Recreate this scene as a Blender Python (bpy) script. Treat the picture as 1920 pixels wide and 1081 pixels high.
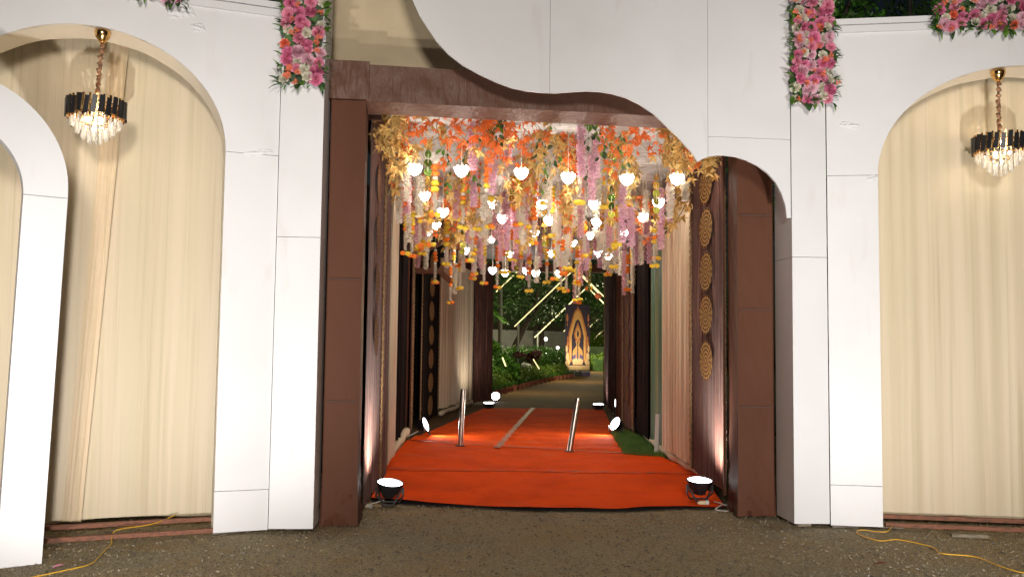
import bpy, bmesh, math, random
import numpy as np
from mathutils import Vector, Matrix, Euler
from mathutils.geometry import tessellate_polygon
random.seed(7); RN = np.random.RandomState(11)
for o in list(bpy.data.objects): bpy.data.objects.remove(o, do_unlink=True)
S = bpy.context.scene; COL = S.collection
PI = math.pi
# ------------------------------------------------------------ camera
cam_d = bpy.data.cameras.new('camera'); cam = bpy.data.objects.new('camera', cam_d); COL.objects.link(cam); S.camera = cam
cam_d.lens = 31.5; cam_d.sensor_width = 36; cam_d.clip_end = 600; cam_d.clip_start = .05
pit = math.atan(110/1680); rol = .012
F0 = Vector((0, math.cos(pit), math.sin(pit))); R0 = Vector((1, 0, 0)); U0 = Vector((0, -math.sin(pit), math.cos(pit)))
Rv = R0*math.cos(rol) + U0*math.sin(rol); Uv = U0*math.cos(rol) - R0*math.sin(rol)
cam.matrix_world = Matrix(((Rv.x, Uv.x, -F0.x, 0), (Rv.y, Uv.y, -F0.y, 0), (Rv.z, Uv.z, -F0.z, 1.5), (0, 0, 0, 1)))
# ------------------------------------------------------------ night sky
W = bpy.data.worlds.new('World'); S.world = W; W.use_nodes = True
wn = W.node_tree; bg = wn.nodes['Background']
sky = wn.nodes.new('ShaderNodeTexSky'); sky.sky_type = 'NISHITA'; sky.sun_disc = False
sky.sun_elevation = math.radians(8); sky.sun_rotation = math.radians(160)
wn.links.new(sky.outputs[0], bg.inputs[0]); bg.inputs[1].default_value = .0035
S.view_settings.view_transform = 'Standard'; S.view_settings.look = 'None'
S.view_settings.exposure = 0; S.view_settings.gamma = 1; S.view_settings.use_curve_mapping = False
S.render.engine = 'CYCLES'

def spot(name, loc, aim, power, size, blend=1, color=(1, .97, .93), radius=.08):
    l = bpy.data.lights.new(name, 'SPOT'); l.energy = power; l.spot_size = math.radians(size); l.spot_blend = blend
    l.color = color; l.shadow_soft_size = radius
    o = bpy.data.objects.new(name, l); COL.objects.link(o); o.location = loc
    o.rotation_euler = (Vector(aim) - Vector(loc)).to_track_quat('-Z', 'Y').to_euler(); return o
# two floodlights of the venue standing on the ground in front of the gate, either side of the photographer
spot('flood_beam', (-1.7, 2.9, .25), (-2.8, 7.2, 1.9), 800, 74, 1, (1, .965, .935))
spot('flood_beam', (3.0, 2.9, .25), (3.1, 7.6, 1.9), 800, 74, 1, (1, .965, .935))
spot('flood_beam', (.7, 2.2, .25), (.9, 7.6, 4.4), 330, 72, 1, (1, .965, .94))  # unseen centre flood, added to brighten the header board and ceiling
# added unseen fill light, high behind the camera, lifting facade and ground
spot('fill_beam', (.6, -6.5, 4.6), (.3, 9.0, .9), 3600, 64, .7, (1, .93, .84), .8)

# ------------------------------------------------------------ helpers
def mat(name, col=(.5, .5, .5), rough=.6, metal=0, bump=None, var=None, spec=None, emit=None, es=0, trans=0, sheen=0, alpha=1):
    m = bpy.data.materials.new(name); m.use_nodes = True; nt = m.node_tree; b = nt.nodes['Principled BSDF']
    b.inputs['Base Color'].default_value = (*col, 1); b.inputs['Roughness'].default_value = rough; b.inputs['Metallic'].default_value = metal
    if spec is not None: b.inputs['Specular IOR Level'].default_value = spec
    if trans: b.inputs['Transmission Weight'].default_value = trans
    if sheen: b.inputs['Sheen Weight'].default_value = sheen
    if alpha < 1: b.inputs['Alpha'].default_value = alpha
    if emit: b.inputs['Emission Color'].default_value = (*emit, 1); b.inputs['Emission Strength'].default_value = es
    tc = nt.nodes.new('ShaderNodeTexCoord')
    def noise(scale, stretch=(1, 1, 1), det=4, dist=0):
        mp = nt.nodes.new('ShaderNodeMapping'); mp.inputs['Scale'].default_value = stretch
        n = nt.nodes.new('ShaderNodeTexNoise'); n.inputs['Scale'].default_value = scale; n.inputs['Detail'].default_value = det
        n.inputs['Distortion'].default_value = dist
        nt.links.new(tc.outputs['Object'], mp.inputs[0]); nt.links.new(mp.outputs[0], n.inputs[0]); return n
    if var:   # list of (scale, stretch, colour2, lo, hi)
        cur = None
        for (sc, st, c2, lo, hi) in var:
            n = noise(sc, st, 5, .3); r = nt.nodes.new('ShaderNodeMapRange')
            r.inputs[1].default_value = lo; r.inputs[2].default_value = hi
            nt.links.new(n.outputs[0], r.inputs[0])
            mx = nt.nodes.new('ShaderNodeMix'); mx.data_type = 'RGBA'
            nt.links.new(r.outputs[0], mx.inputs[0])
            if cur is None: mx.inputs[6].default_value = (*col, 1)
            else: nt.links.new(cur, mx.inputs[6])
            mx.inputs[7].default_value = (*c2, 1); cur = mx.outputs[2]
        nt.links.new(cur, b.inputs['Base Color'])
    if bump:  # (scale, stretch, strength, distance)
        prev = None
        for (sc, st, s, d) in bump:
            n = noise(sc, st, 5); bp = nt.nodes.new('ShaderNodeBump'); bp.inputs['Strength'].default_value = s; bp.inputs['Distance'].default_value = d
            nt.links.new(n.outputs[0], bp.inputs['Height'])
            if prev: nt.links.new(prev, bp.inputs['Normal'])
            prev = bp.outputs[0]
        nt.links.new(prev, b.inputs['Normal'])
    return m

def translucent(m, w):
    nt = m.node_tree; b = nt.nodes['Principled BSDF']; out = nt.nodes['Material Output']
    t = nt.nodes.new('ShaderNodeBsdfTranslucent'); mx = nt.nodes.new('ShaderNodeMixShader'); mx.inputs[0].default_value = w
    c = b.inputs['Base Color']
    if c.is_linked: nt.links.new(c.links[0].from_socket, t.inputs[0])
    else: t.inputs[0].default_value = c.default_value
    nt.links.new(b.outputs[0], mx.inputs[1]); nt.links.new(t.outputs[0], mx.inputs[2]); nt.links.new(mx.outputs[0], out.inputs[0]); return m

M = {}
M['white'] = mat('white_board', (.74, .735, .745), .42, bump=[(1.6, (1, 1, 1), .22, .03), (160, (1, 1, 1), .05, .002)], var=[(1.3, (1, 1, 1), (.69, .685, .69), .42, .72), (5, (1, 1, .25), (.66, .64, .62), .62, .8), (45, (1, 1, 1), (.60, .57, .53), .72, .8)])
M['soffit'] = mat('soffit_cloth', (.78, .72, .62), .7, bump=[(7, (1, 1, .5), .35, .03)])
M['cream'] = translucent(mat('cream_curtain', (.70, .595, .41), .55, var=[(9, (1, 1, .02), (.76, .63, .455), .4, .62), (23, (1, 1, .015), (.61, .51, .33), .52, .72)], bump=[(50, (1, 1, .04), .25, .01), (500, (1, 1, 1), .05, .002)], sheen=.05), .12)
M['peach'] = translucent(mat('peach_curtain', (.78, .61, .41), .5, var=[(22, (1, 1, .02), (.70, .56, .36), .45, .6)], bump=[(60, (1, 1, .03), .3, .01)], sheen=.05), .12)
M['creamwall'] = mat('cream_stretch_cloth', (.62, .50, .32), .6, var=[(3, (1, 1, 1), (.55, .44, .28), .4, .7)], bump=[(6, (1, 1, .4), .15, .03)])
M['sheer_garden_tint'] = translucent(mat('sheer_garden_tint', (.10, .22, .12), .5, var=[(9, (1, 1, .02), (.30, .33, .13), .45, .6)], bump=[(40, (1, 1, .03), .3, .01)]), .3)  # green of the lit garden behind is put into the cloth colour
M['satin'] = mat('brown_satin', (.10, .040, .023), .6, spec=.08, var=[(1.2, (1, 1, .5), (.118, .050, .030), .4, .7)], bump=[(4, (1, 1, .45), .28, .04), (14, (1, 1, .3), .12, .015), (300, (1, 1, 1), .06, .002)])
M['seam'] = mat('satin_seam', (.085, .036, .022), .8, bump=[(60, (1, 1, 1), .3, .005)])
M['wrinkle'] = mat('brown_satin_gathered', (.12, .056, .036), .45, spec=.3, bump=[(9, (1.5, 1, .45), .5, .05), (30, (1, 1, .3), .12, .01)])
M['velvet'] = mat('brown_velvet', (.10, .042, .030), .8, spec=.05, var=[(26, (1, 1, .07), (.21, .10, .072), .5, .68), (70, (1, 1, .1), (.05, .022, .02), .55, .7)], bump=[(30, (1, 1, .05), .4, .02), (90, (1, 1, .2), .3, .006)], sheen=.06)
M['velvet2'] = mat('dark_velvet', (.05, .024, .02), .8, spec=.05, var=[(26, (1, 1, .07), (.09, .045, .045), .5, .7)], bump=[(30, (1, 1, .05), .5, .02)], sheen=.03)
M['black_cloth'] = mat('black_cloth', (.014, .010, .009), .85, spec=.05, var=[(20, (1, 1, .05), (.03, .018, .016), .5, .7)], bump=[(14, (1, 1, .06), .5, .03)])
def brocade(name, c1, c2):
    m = mat(name, c2, .85, spec=.05); nt = m.node_tree; b = nt.nodes['Principled BSDF']
    tc = nt.nodes.new('ShaderNodeTexCoord'); sep = nt.nodes.new('ShaderNodeSeparateXYZ'); nt.links.new(tc.outputs['UV'], sep.inputs[0])
    def mth(op, a, bb=None):
        n = nt.nodes.new('ShaderNodeMath'); n.operation = op
        for i, v in enumerate((a, bb)):
            if v is None: continue
            if isinstance(v, (int, float)): n.inputs[i].default_value = v
            else: nt.links.new(v, n.inputs[i])
        return n.outputs[0]
    r = sep.outputs[0]; a = sep.outputs[1]
    rings = mth('SINE', mth('MULTIPLY', r, 2*PI*5)); pet = mth('SINE', mth('MULTIPLY', a, 2*PI*16))
    v = mth('GREATER_THAN', mth('ADD', rings, mth('MULTIPLY', pet, .75)), -.1)
    mx = nt.nodes.new('ShaderNodeMix'); mx.data_type = 'RGBA'; mx.inputs[6].default_value = (*c2, 1); mx.inputs[7].default_value = (*c1, 1)
    nt.links.new(v, mx.inputs[0]); nt.links.new(mx.outputs[2], b.inputs['Base Color'])
    return m
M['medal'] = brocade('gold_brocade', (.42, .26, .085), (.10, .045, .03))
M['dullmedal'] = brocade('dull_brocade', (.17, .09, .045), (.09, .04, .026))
M['goldtrim'] = mat('gold_trim', (.36, .23, .10), .4, .5, var=[(130, (1, 1, 1), (.10, .05, .03), .48, .56)], bump=[(200, (1, 1, 1), .6, .01)])
M['gravel'] = mat('gravel_ground', (.50, .39, .225), .95, spec=.1, var=[(.55, (1, 1, 1), (.42, .36, .24), .42, .62), (2.6, (1, 1, 1), (.46, .31, .16), .56, .7), (1.1, (1, 1, 1), (.48, .34, .17), .5, .68), (60, (1, 1, 1), (.24, .195, .125), .5, .62), (150, (1, 1, 1), (.50, .45, .36), .56, .7)], bump=[(110, (1, 1, 1), .9, .03), (22, (1, 1, 1), .4, .04)])
M['pebble'] = mat('pebble', (.33, .28, .19), .9, spec=.2, var=[(9, (1, 1, 1), (.15, .125, .09), .45, .55), (31, (1, 1, 1), (.55, .52, .45), .6, .7)])
M['road'] = mat('paved_road', (.15, .078, .030), .9, spec=.08, var=[(.9, (1, .25, 1), (.10, .055, .022), .45, .62), (40, (1, 1, 1), (.07, .055, .04), .5, .65)], bump=[(30, (1, 1, 1), .5, .03)])
M['soil'] = mat('dark_soil', (.045, .05, .03), .95, var=[(6, (1, 1, 1), (.03, .05, .015), .4, .7)], bump=[(30, (1, 1, 1), .6, .05)])
M['carpet'] = mat('orange_red_felt', (.88, .092, .009), .95, spec=.03, var=[(1.4, (1, 1, 1), (.68, .065, .007), .45, .7), (350, (1, 1, 1), (.84, .10, .012), .45, .75), (9, (1, 1, 1), (.78, .07, .008), .55, .75), (1.1, (1, 1, 1), (.74, .15, .05), .6, .85)], bump=[(420, (1, 1, 1), .5, .004), (5, (.4, 1.6, 1), .3, .02)])
M['tape'] = mat('clear_tape', (.30, .13, .09), .6, spec=.2, var=[(14, (1, 1, 1), (.5, .07, .02), .42, .6)], bump=[(30, (1, 1, 1), .5, .01)])
M['under'] = mat('carpet_underside', (.01, .008, .008), .95)
M['black'] = mat('black_metal', (.018, .018, .02), .38, .2, bump=[(80, (1, 1, 1), .1, .003)])
M['greym'] = mat('grey_metal', (.12, .12, .12), .4, .7, bump=[(60, (1, 1, 1), .1, .003)])
M['steel'] = mat('brushed_steel', (.55, .51, .46), .28, 1, var=[(60, (1, 1, .05), (.40, .36, .31), .4, .7)], bump=[(80, (1, 1, .05), .15, .003)])
M['gold'] = mat('polished_gold', (.83, .52, .20), .2, 1, bump=[(30, (1, 1, 1), .05, .003)])
M['goldleaf'] = mat('gold_leaf', (.86, .56, .17), .3, .6, var=[(14, (1, 1, 1), (.93, .70, .34), .5, .62)], bump=[(25, (1, 1, 1), .6, .02)])
M['orleaf'] = translucent(mat('orange_leaf', (.88, .19, .03), .5, var=[(9, (1, 1, 1), (.92, .30, .08), .45, .6)], bump=[(30, (1, 1, 1), .4, .01)]), .3)
M['grleaf'] = translucent(mat('green_leaf', (.08, .22, .025), .45, var=[(5, (1, 1, 1), (.26, .42, .05), .45, .62)], bump=[(30, (1, 1, 1), .4, .01)]), .3)
M['dkleaf'] = mat('dark_green_leaf', (.02, .06, .018), .45, var=[(9, (1, 1, 1), (.09, .20, .04), .5, .65)])
M['stem'] = mat('stem', (.40, .30, .12), .7, var=[(20, (1, 1, 1), (.25, .25, .08), .4, .6)])
M['string'] = mat('string', (.6, .55, .45), .7, bump=[(90, (1, 1, 1), .2, .002)])
def petal(n, c, c2, w=.2): return translucent(mat(n, c, .55, var=[(16, (1, 1, 1), c2, .42, .62)], bump=[(60, (1, 1, 1), .2, .004)]), w)
M['pink'] = petal('pink_petal', (.86, .30, .44), (.90, .46, .58)); M['hot'] = petal('deep_pink_petal', (.78, .20, .38), (.86, .34, .50))
M['ivory'] = petal('ivory_petal', (.80, .76, .60), (.84, .82, .74)); M['coral'] = petal('coral_petal', (.85, .17, .09), (.88, .30, .16))
M['lilac'] = petal('pale_pink_petal', (.84, .50, .60), (.90, .66, .73)); M['rosy'] = petal('dusty_pink_petal', (.76, .40, .44), (.82, .52, .54)); M['jasmine'] = petal('jasmine_petal', (.86, .78, .64), (.90, .84, .74))
M['marigoldO'] = petal('orange_marigold', (.90, .20, .01), (.93, .28, .03), .12); M['marigoldY'] = petal('yellow_marigold', (.88, .58, .02), (.92, .70, .08), .12)
M['glowG'] = mat('green_mirror', (.12, .20, .035), .12, .75, bump=[(12, (1, 1, 1), .3, .02)]); M['discG'] = mat('gold_mirror', (.62, .38, .08), .15, .75, bump=[(12, (1, 1, 1), .3, .02)])
M['olive'] = mat('olive_mirror', (.42, .40, .05), .15, .7, bump=[(12, (1, 1, 1), .3, .02)])
M['lotus'] = mat('lit_lotus_glass', (.9, .88, .82), .4, emit=(1, .95, .86), es=30, bump=[(30, (1, 1, 1), .1, .004)])
M['lotusrim'] = translucent(mat('frosted_petal', (.36, .32, .28), .4, bump=[(30, (1, 1, 1), .1, .004)]), .3)
M['lens'] = mat('lit_lens', (.9, .9, .9), .3, emit=(.93, .96, 1), es=14)
M['tube'] = mat('lit_tube', (.9, .85, .5), .4, emit=(1, .84, .40), es=1.5)
M['bulb'] = mat('lit_bulb', (.9, .85, .7), .4, emit=(1, .92, .78), es=26)
M['crystal'] = mat('crystal_glass', (1, .97, .92), .08, trans=.62, bump=[(20, (1, 1, 1), .05, .004)])
M['sleeve'] = mat('copper_sleeve', (.42, .22, .12), .35, .4, bump=[(50, (1, 1, 1), .8, .02)])
M['wood'] = mat('red_brown_timber', (.25, .095, .05), .7, var=[(10, (1, 6, 6), (.14, .06, .035), .45, .65)], bump=[(25, (1, 5, 5), .4, .01)])
M['oldwood'] = mat('grey_timber', (.27, .22, .15), .8, var=[(14, (1, 4, 4), (.15, .12, .08), .45, .65)], bump=[(25, (1, 5, 5), .5, .01)])
M['stone'] = mat('stone', (.22, .19, .16), .85, var=[(9, (1, 1, 1), (.12, .10, .08), .4, .6)], bump=[(25, (1, 1, 1), .7, .02)])
M['roll'] = mat('cream_cloth_roll', (.66, .54, .36), .7, bump=[(26, (1, 1, 1), .4, .02)])
M['yellow'] = mat('yellow_cord', (.75, .42, .03), .5, bump=[(200, (1, 1, 1), .4, .003)])
M['wcord'] = mat('white_cord', (.6, .57, .52), .5, bump=[(90, (1, 1, 1), .2, .003)]); M['bcord'] = mat('black_cord', (.02, .02, .02), .5, bump=[(90, (1, 1, 1), .2, .003)])
M['bark'] = mat('bark', (.07, .05, .035), .9, var=[(14, (1, 1, .3), (.035, .025, .02), .4, .6)], bump=[(30, (1, 1, .3), .8, .03)])
M['fol'] = translucent(mat('foliage', (.04, .115, .012), .5, var=[(2.2, (1, 1, 1), (.08, .20, .02), .45, .65)]), .2)
M['folb'] = translucent(mat('hedge_leaf', (.075, .15, .010), .5, var=[(3, (1, 1, 1), (.14, .20, .02), .45, .65)]), .25)
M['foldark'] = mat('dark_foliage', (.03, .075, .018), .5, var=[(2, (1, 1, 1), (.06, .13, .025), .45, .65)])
M['red_fol'] = mat('red_foliage', (.10, .02, .02), .6, var=[(8, (1, 1, 1), (.03, .03, .015), .45, .6)])
M['wflower'] = petal('white_flower', (.7, .7, .68), (.6, .6, .6)); M['terracotta'] = mat('terracotta', (.28, .09, .06), .8, bump=[(40, (1, 1, 1), .3, .005)])
M['wall'] = mat('garden_wall', (.42, .42, .42), .85, var=[(2, (1, 1, 1), (.33, .33, .34), .4, .7)], bump=[(30, (1, 1, 1), .2, .01)])
M['post'] = mat('painted_post', (.30, .32, .30), .5, .3, bump=[(40, (1, 1, .1), .1, .003)])
M['print_navy'] = mat('print_navy', (.05, .035, .07), .7, var=[(6, (1, 1, 1), (.03, .025, .05), .4, .7)])
M['print_orange'] = mat('print_orange', (.62, .24, .07), .7, var=[(16, (1, 1, 1), (.45, .15, .06), .45, .65)])
M['print_gold'] = mat('print_gold', (.80, .48, .16), .7, var=[(20, (1, 1, 1), (.62, .30, .10), .45, .65)])
M['print_cream'] = mat('print_cream', (.85, .66, .36), .7, var=[(20, (1, 1, 1), (.75, .42, .2), .45, .65)])
M['print_blue'] = mat('print_blue', (.18, .14, .32), .7, var=[(20, (1, 1, 1), (.1, .07, .2), .45, .65)])
M['pleat'] = translucent(mat('white_pleated_cloth', (.64, .61, .57), .6, var=[(4, (1, 8, 1), (.50, .47, .44), .45, .65)], bump=[(9, (.6, 6, 1), .6, .03)]), .15)
M['grass'] = mat('grass_blade', (.06, .15, .02), .5, var=[(5, (1, 1, 1), (.12, .22, .03), .4, .6)])
M['petalpink'] = M['pink']

def link(name, me, m, parent=None, loc=None, rot=None, scale=None):
    o = bpy.data.objects.new(name, me); COL.objects.link(o)
    if m is not None and len(me.materials) == 0: me.materials.append(m)
    if parent: o.parent = parent
    if loc is not None: o.location = loc
    if rot is not None: o.rotation_euler = rot
    if scale is not None: o.scale = scale if hasattr(scale, '__len__') else (scale,)*3
    return o
def tag(o, label=None, cat=None, group=None, kind=None):
    if label: o['label'] = label
    if cat: o['category'] = cat
    if group: o['group'] = group
    if kind: o['kind'] = kind
    return o
def empty(name, loc, label=None, cat=None, group=None, rot=None):
    o = bpy.data.objects.new(name, None); COL.objects.link(o); o.location = loc; o.empty_display_size = .1
    if rot: o.rotation_euler = rot
    return tag(o, label, cat, group)
def pyd(name, v, f, smooth=False):
    me = bpy.data.meshes.new(name); me.from_pydata([tuple(map(float, p)) for p in v], [], [tuple(map(int, q)) for q in f]); me.update()
    if smooth: me.polygons.foreach_set('use_smooth', [True]*len(me.polygons))
    return me
class MB:
    def __init__(s): s.v = []; s.f = []
    def add(s, v, f):
        n = len(s.v); s.v += [tuple(p) for p in v]; s.f += [tuple(i+n for i in q) for q in f]; return s
    def box(s, c, d, rot=None, bev=0):
        x, y, z = d[0]/2, d[1]/2, d[2]/2
        P = [Vector((sx*x, sy*y, sz*z)) for sz in (-1, 1) for sy in (-1, 1) for sx in (-1, 1)]
        if rot is not None: P = [rot @ p for p in P]
        c = Vector(c)
        return s.add([p+c for p in P], [(0, 2, 3, 1), (4, 5, 7, 6), (0, 1, 5, 4), (2, 6, 7, 3), (0, 4, 6, 2), (1, 3, 7, 5)])
    def bar(s, a, b, w, h=None):
        a = Vector(a); b = Vector(b); d = b-a; q = d.to_track_quat('Z', 'Y').to_matrix()
        return s.box((a+b)/2, (w, h or w, d.length), q)
    def tube(s, pts, r, n=8, cap=True):
        pts = [Vector(p) for p in pts]; rings = []
        rr = r if hasattr(r, '__len__') else [r]*len(pts)
        for i, p in enumerate(pts):
            d = (pts[min(i+1, len(pts)-1)] - pts[max(i-1, 0)]).normalized()
            u = d.cross(Vector((0, 0, 1)));
            if u.length < .1: u = d.cross(Vector((0, 1, 0)))
            u.normalize(); w = d.cross(u)
            rings.append([p + (u*math.cos(2*PI*k/n) + w*math.sin(2*PI*k/n))*rr[i] for k in range(n)])
        v = [q for ring in rings for q in ring]; f = []
        for i in range(len(pts)-1):
            for k in range(n): f.append((i*n+k, i*n+(k+1) % n, (i+1)*n+(k+1) % n, (i+1)*n+k))
        if cap: f.append(tuple(range(n))[::-1]); f.append(tuple(range((len(pts)-1)*n, len(pts)*n)))
        return s.add(v, f)
    def lathe(s, prof, n=16, c=(0, 0, 0), rot=None):
        v = []; f = []; c = Vector(c)
        for (r, z) in prof:
            for k in range(n):
                p = Vector((r*math.cos(2*PI*k/n), r*math.sin(2*PI*k/n), z))
                if rot is not None: p = rot @ p
                v.append(p + c)
        for i in range(len(prof)-1):
            for k in range(n): f.append((i*n+k, i*n+(k+1) % n, (i+1)*n+(k+1) % n, (i+1)*n+k))
        return s.add(v, f)
    def mesh(s, name, smooth=False): return pyd(name, s.v, s.f, smooth)
    def put(s, name, m, parent=None, smooth=False, bevel=0, **k):
        me = s.mesh(name, smooth); o = link(name, me, m, parent, **k)
        if bevel: b = o.modifiers.new('bevel', 'BEVEL'); b.width = bevel; b.segments = 2; b.limit_method = 'ANGLE'
        return o

def V2(*a): return Vector((a[0], a[1], 0))
class Plane:            # vertical plane: origin a on the ground, u towards b, z up, n towards the camera side
    def __init__(s, a, b):
        s.a = V2(*a); s.d = (V2(*b)-V2(*a)).normalized(); s.n = Vector((s.d.y, -s.d.x, 0))
        if s.n.y > 0: s.n = -s.n
    def p(s, u, z, off=0): return s.a + s.d*u + s.n*off + Vector((0, 0, z))
def slab(name, pl, poly, t, m, parent=None, off=0, bevel=0):
    """flat board: outline poly (u,z) given its thickness t behind the plane (front at off)"""
    bm = bmesh.new(); fr = [bm.verts.new(pl.p(u, z, off)) for u, z in poly]; bk = [bm.verts.new(pl.p(u, z, off-t)) for u, z in poly]
    n = len(poly)
    for (i, j, k) in tessellate_polygon([[Vector((u, z, 0)) for u, z in poly]]):
        if len({i, j, k}) == 3: bm.faces.new((fr[i], fr[j], fr[k])); bm.faces.new((bk[k], bk[j], bk[i]))
    for i in range(n): bm.faces.new((fr[i], bk[i], bk[(i+1) % n], fr[(i+1) % n]))
    bmesh.ops.recalc_face_normals(bm, faces=bm.faces)
    me = bpy.data.meshes.new(name); bm.to_mesh(me); bm.free()
    return link(name, me, m, parent)
def rect(u0, z0, u1, z1): return [(u0, z0), (u1, z0), (u1, z1), (u0, z1)]
def path_eval(path, n):
    P = [Vector((p[0], p[1], 0)) for p in path]; L = [0]
    for i in range(1, len(P)): L.append(L[-1] + (P[i]-P[i-1]).length)
    out = []
    for k in range(n+1):
        s = L[-1]*k/n; i = 1
        while i < len(P)-1 and L[i] < s: i += 1
        t = (s-L[i-1])/(L[i]-L[i-1]); q = P[i-1].lerp(P[i], t); d = (P[i]-P[i-1]).normalized()
        out.append((q, Vector((d.y, -d.x, 0)), s))
    return out, L[-1]
def curtain(name, path, z0, z1, m, parent=None, amp=.02, wl=.09, gather=0, zn=14, seed=0, z0b=None, z1b=None, step=.014, lean=0):
    """hanging cloth with real folds; z0b/z1b are the heights at the far end of the path"""
    rn = random.Random(seed); _, Ln = path_eval(path, 1); n = max(8, int(Ln/step)); pts, Ln = path_eval(path, n)
    comp = [(wl*rn.uniform(.6, 2.6), rn.uniform(0, 6.28), rn.uniform(.3, 1), rn.uniform(-.5, .5)) for _ in range(7)]
    z0b = z0 if z0b is None else z0b; z1b = z1 if z1b is None else z1b; v = []; f = []
    for j in range(zn+1):
        t = j/zn
        for (q, nn, s) in pts:
            k = s/Ln; za = z0+(z0b-z0)*k; zb = z1+(z1b-z1)*k
            o = sum(a*math.sin(6.283*s/w + ph + dr*(1-t)*2.2) for w, ph, a, dr in comp)/2.6
            o = math.copysign(abs(o)**.8, o)*amp*(1-gather*t*.5)
            zz = za+(zb-za)*t
            if j == 0: zz += .012*math.sin(s*5+seed)
            v.append(q + nn*o + Vector((0, 0, zz)) + (pts[-1][0]-pts[0][0]).normalized()*lean*(1-t))
    for j in range(zn):
        for i in range(n): a = j*(n+1)+i; f.append((a, a+1, a+n+2, a+n+1))
    me = pyd(name, v, f, True); return link(name, me, m, parent)
def grid(name, c00, c10, c11, c01, nx, ny, m, parent=None, fz=None, z=0, fxy=None):
    v = []; f = []
    for j in range(ny+1):
        for i in range(nx+1):
            a = i/nx; b = j/ny
            p = Vector(c00)*(1-a)*(1-b)+Vector(c10)*a*(1-b)+Vector(c11)*a*b+Vector(c01)*(1-a)*b
            p = Vector((p.x, p.y, z))
            if fxy: p += fxy(a, b)
            if fz: p.z += fz(p.x, p.y, a, b)
            v.append(p)
    for j in range(ny):
        for i in range(nx): k = j*(nx+1)+i; f.append((k, k+1, k+nx+2, k+nx+1))
    return link(name, pyd(name, v, f, True), m, parent)
ORD = ['first', 'second', 'third', 'fourth', 'fifth', 'sixth', 'seventh', 'eighth', 'ninth', 'tenth', 'eleventh', 'twelfth', 'thirteenth', 'fourteenth', 'fifteenth', 'sixteenth', 'seventeenth', 'eighteenth', 'nineteenth', 'twentieth']

# ============================================================ GROUND
def gz(x, y, a, b): return .006*math.sin(x*2.1+y)*math.cos(y*1.7)-.006
g = grid('ground', (-90, -25, 0), (110, -25, 0), (110, 170, 0), (-90, 170, 0), 60, 60, M['soil'], z=-.05); tag(g, kind='structure')
g = grid('gravel_forecourt', (-12, -12, 0), (12, -12, 0), (12, 16, 0), (-12, 16, 0), 160, 160, M['gravel'], fz=gz, z=0); tag(g, kind='structure')
# paved road leading off beyond the tunnel and bending right
rc = [(-1.9, 2.9, 14), (-1.9, 3.6, 22), (-1.2, 5.0, 30), (.6, 8.5, 42), (3.4, 13, 56), (8, 22, 76), (15, 36, 105)]
v = []; f = []
for k, (xl, xr, y) in enumerate(rc):
    for i in range(13): v.append((xl+(xr-xl)*i/12, y, .006))
for k in range(len(rc)-1):
    for i in range(12): a = k*13+i; f.append((a, a+1, a+14, a+13))
tag(link('road', pyd('road', v, f), M['road']), kind='structure')
# pebbles lying on the forecourt: real stones, joined
def scatter_stones(n, x0, x1, y0, y1, s0, s1):
    base = np.array([(1, 0, 0), (-1, 0, 0), (0, 1, 0), (0, -1, 0), (0, 0, 1), (0, 0, -1)], float)
    fc = np.array([(0, 2, 4), (2, 1, 4), (1, 3, 4), (3, 0, 4), (2, 0, 5), (1, 2, 5), (3, 1, 5), (0, 3, 5)])
    s = s0*(s1/s0)**(RN.rand(n)**2.2); P = np.stack([RN.uniform(x0, x1, n), RN.uniform(y0, y1, n)**1, s*.25], 1)
    vv = base[None]*s[:, None, None]*RN.uniform(.5, 1.2, (n, 6, 1))*np.array([1, 1, .6]) ; th = RN.rand(n)*6.28
    c, sn = np.cos(th), np.sin(th); x = vv[:, :, 0]*c[:, None]-vv[:, :, 1]*sn[:, None]; y = vv[:, :, 0]*sn[:, None]+vv[:, :, 1]*c[:, None]
    vv = np.stack([x, y, vv[:, :, 2]], 2)+P[:, None]
    return vv.reshape(-1, 3), (fc[None]+np.arange(n)[:, None, None]*6).reshape(-1, 3)
vv, ff = scatter_stones(26000, -4.2, 4.9, 5.0, 8.6, .004, .016)
v2_, f2_ = scatter_stones(220, -4.4, 4.9, 5.4, 8.6, .012, .03); ff = np.concatenate([ff, f2_+len(vv)]); vv = np.concatenate([vv, v2_])
tag(link('gravel', pyd('gravel', vv, ff), M['pebble']), 'loose grey gravel scattered over the ground before the gate', 'gravel', kind='stuff')

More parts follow.
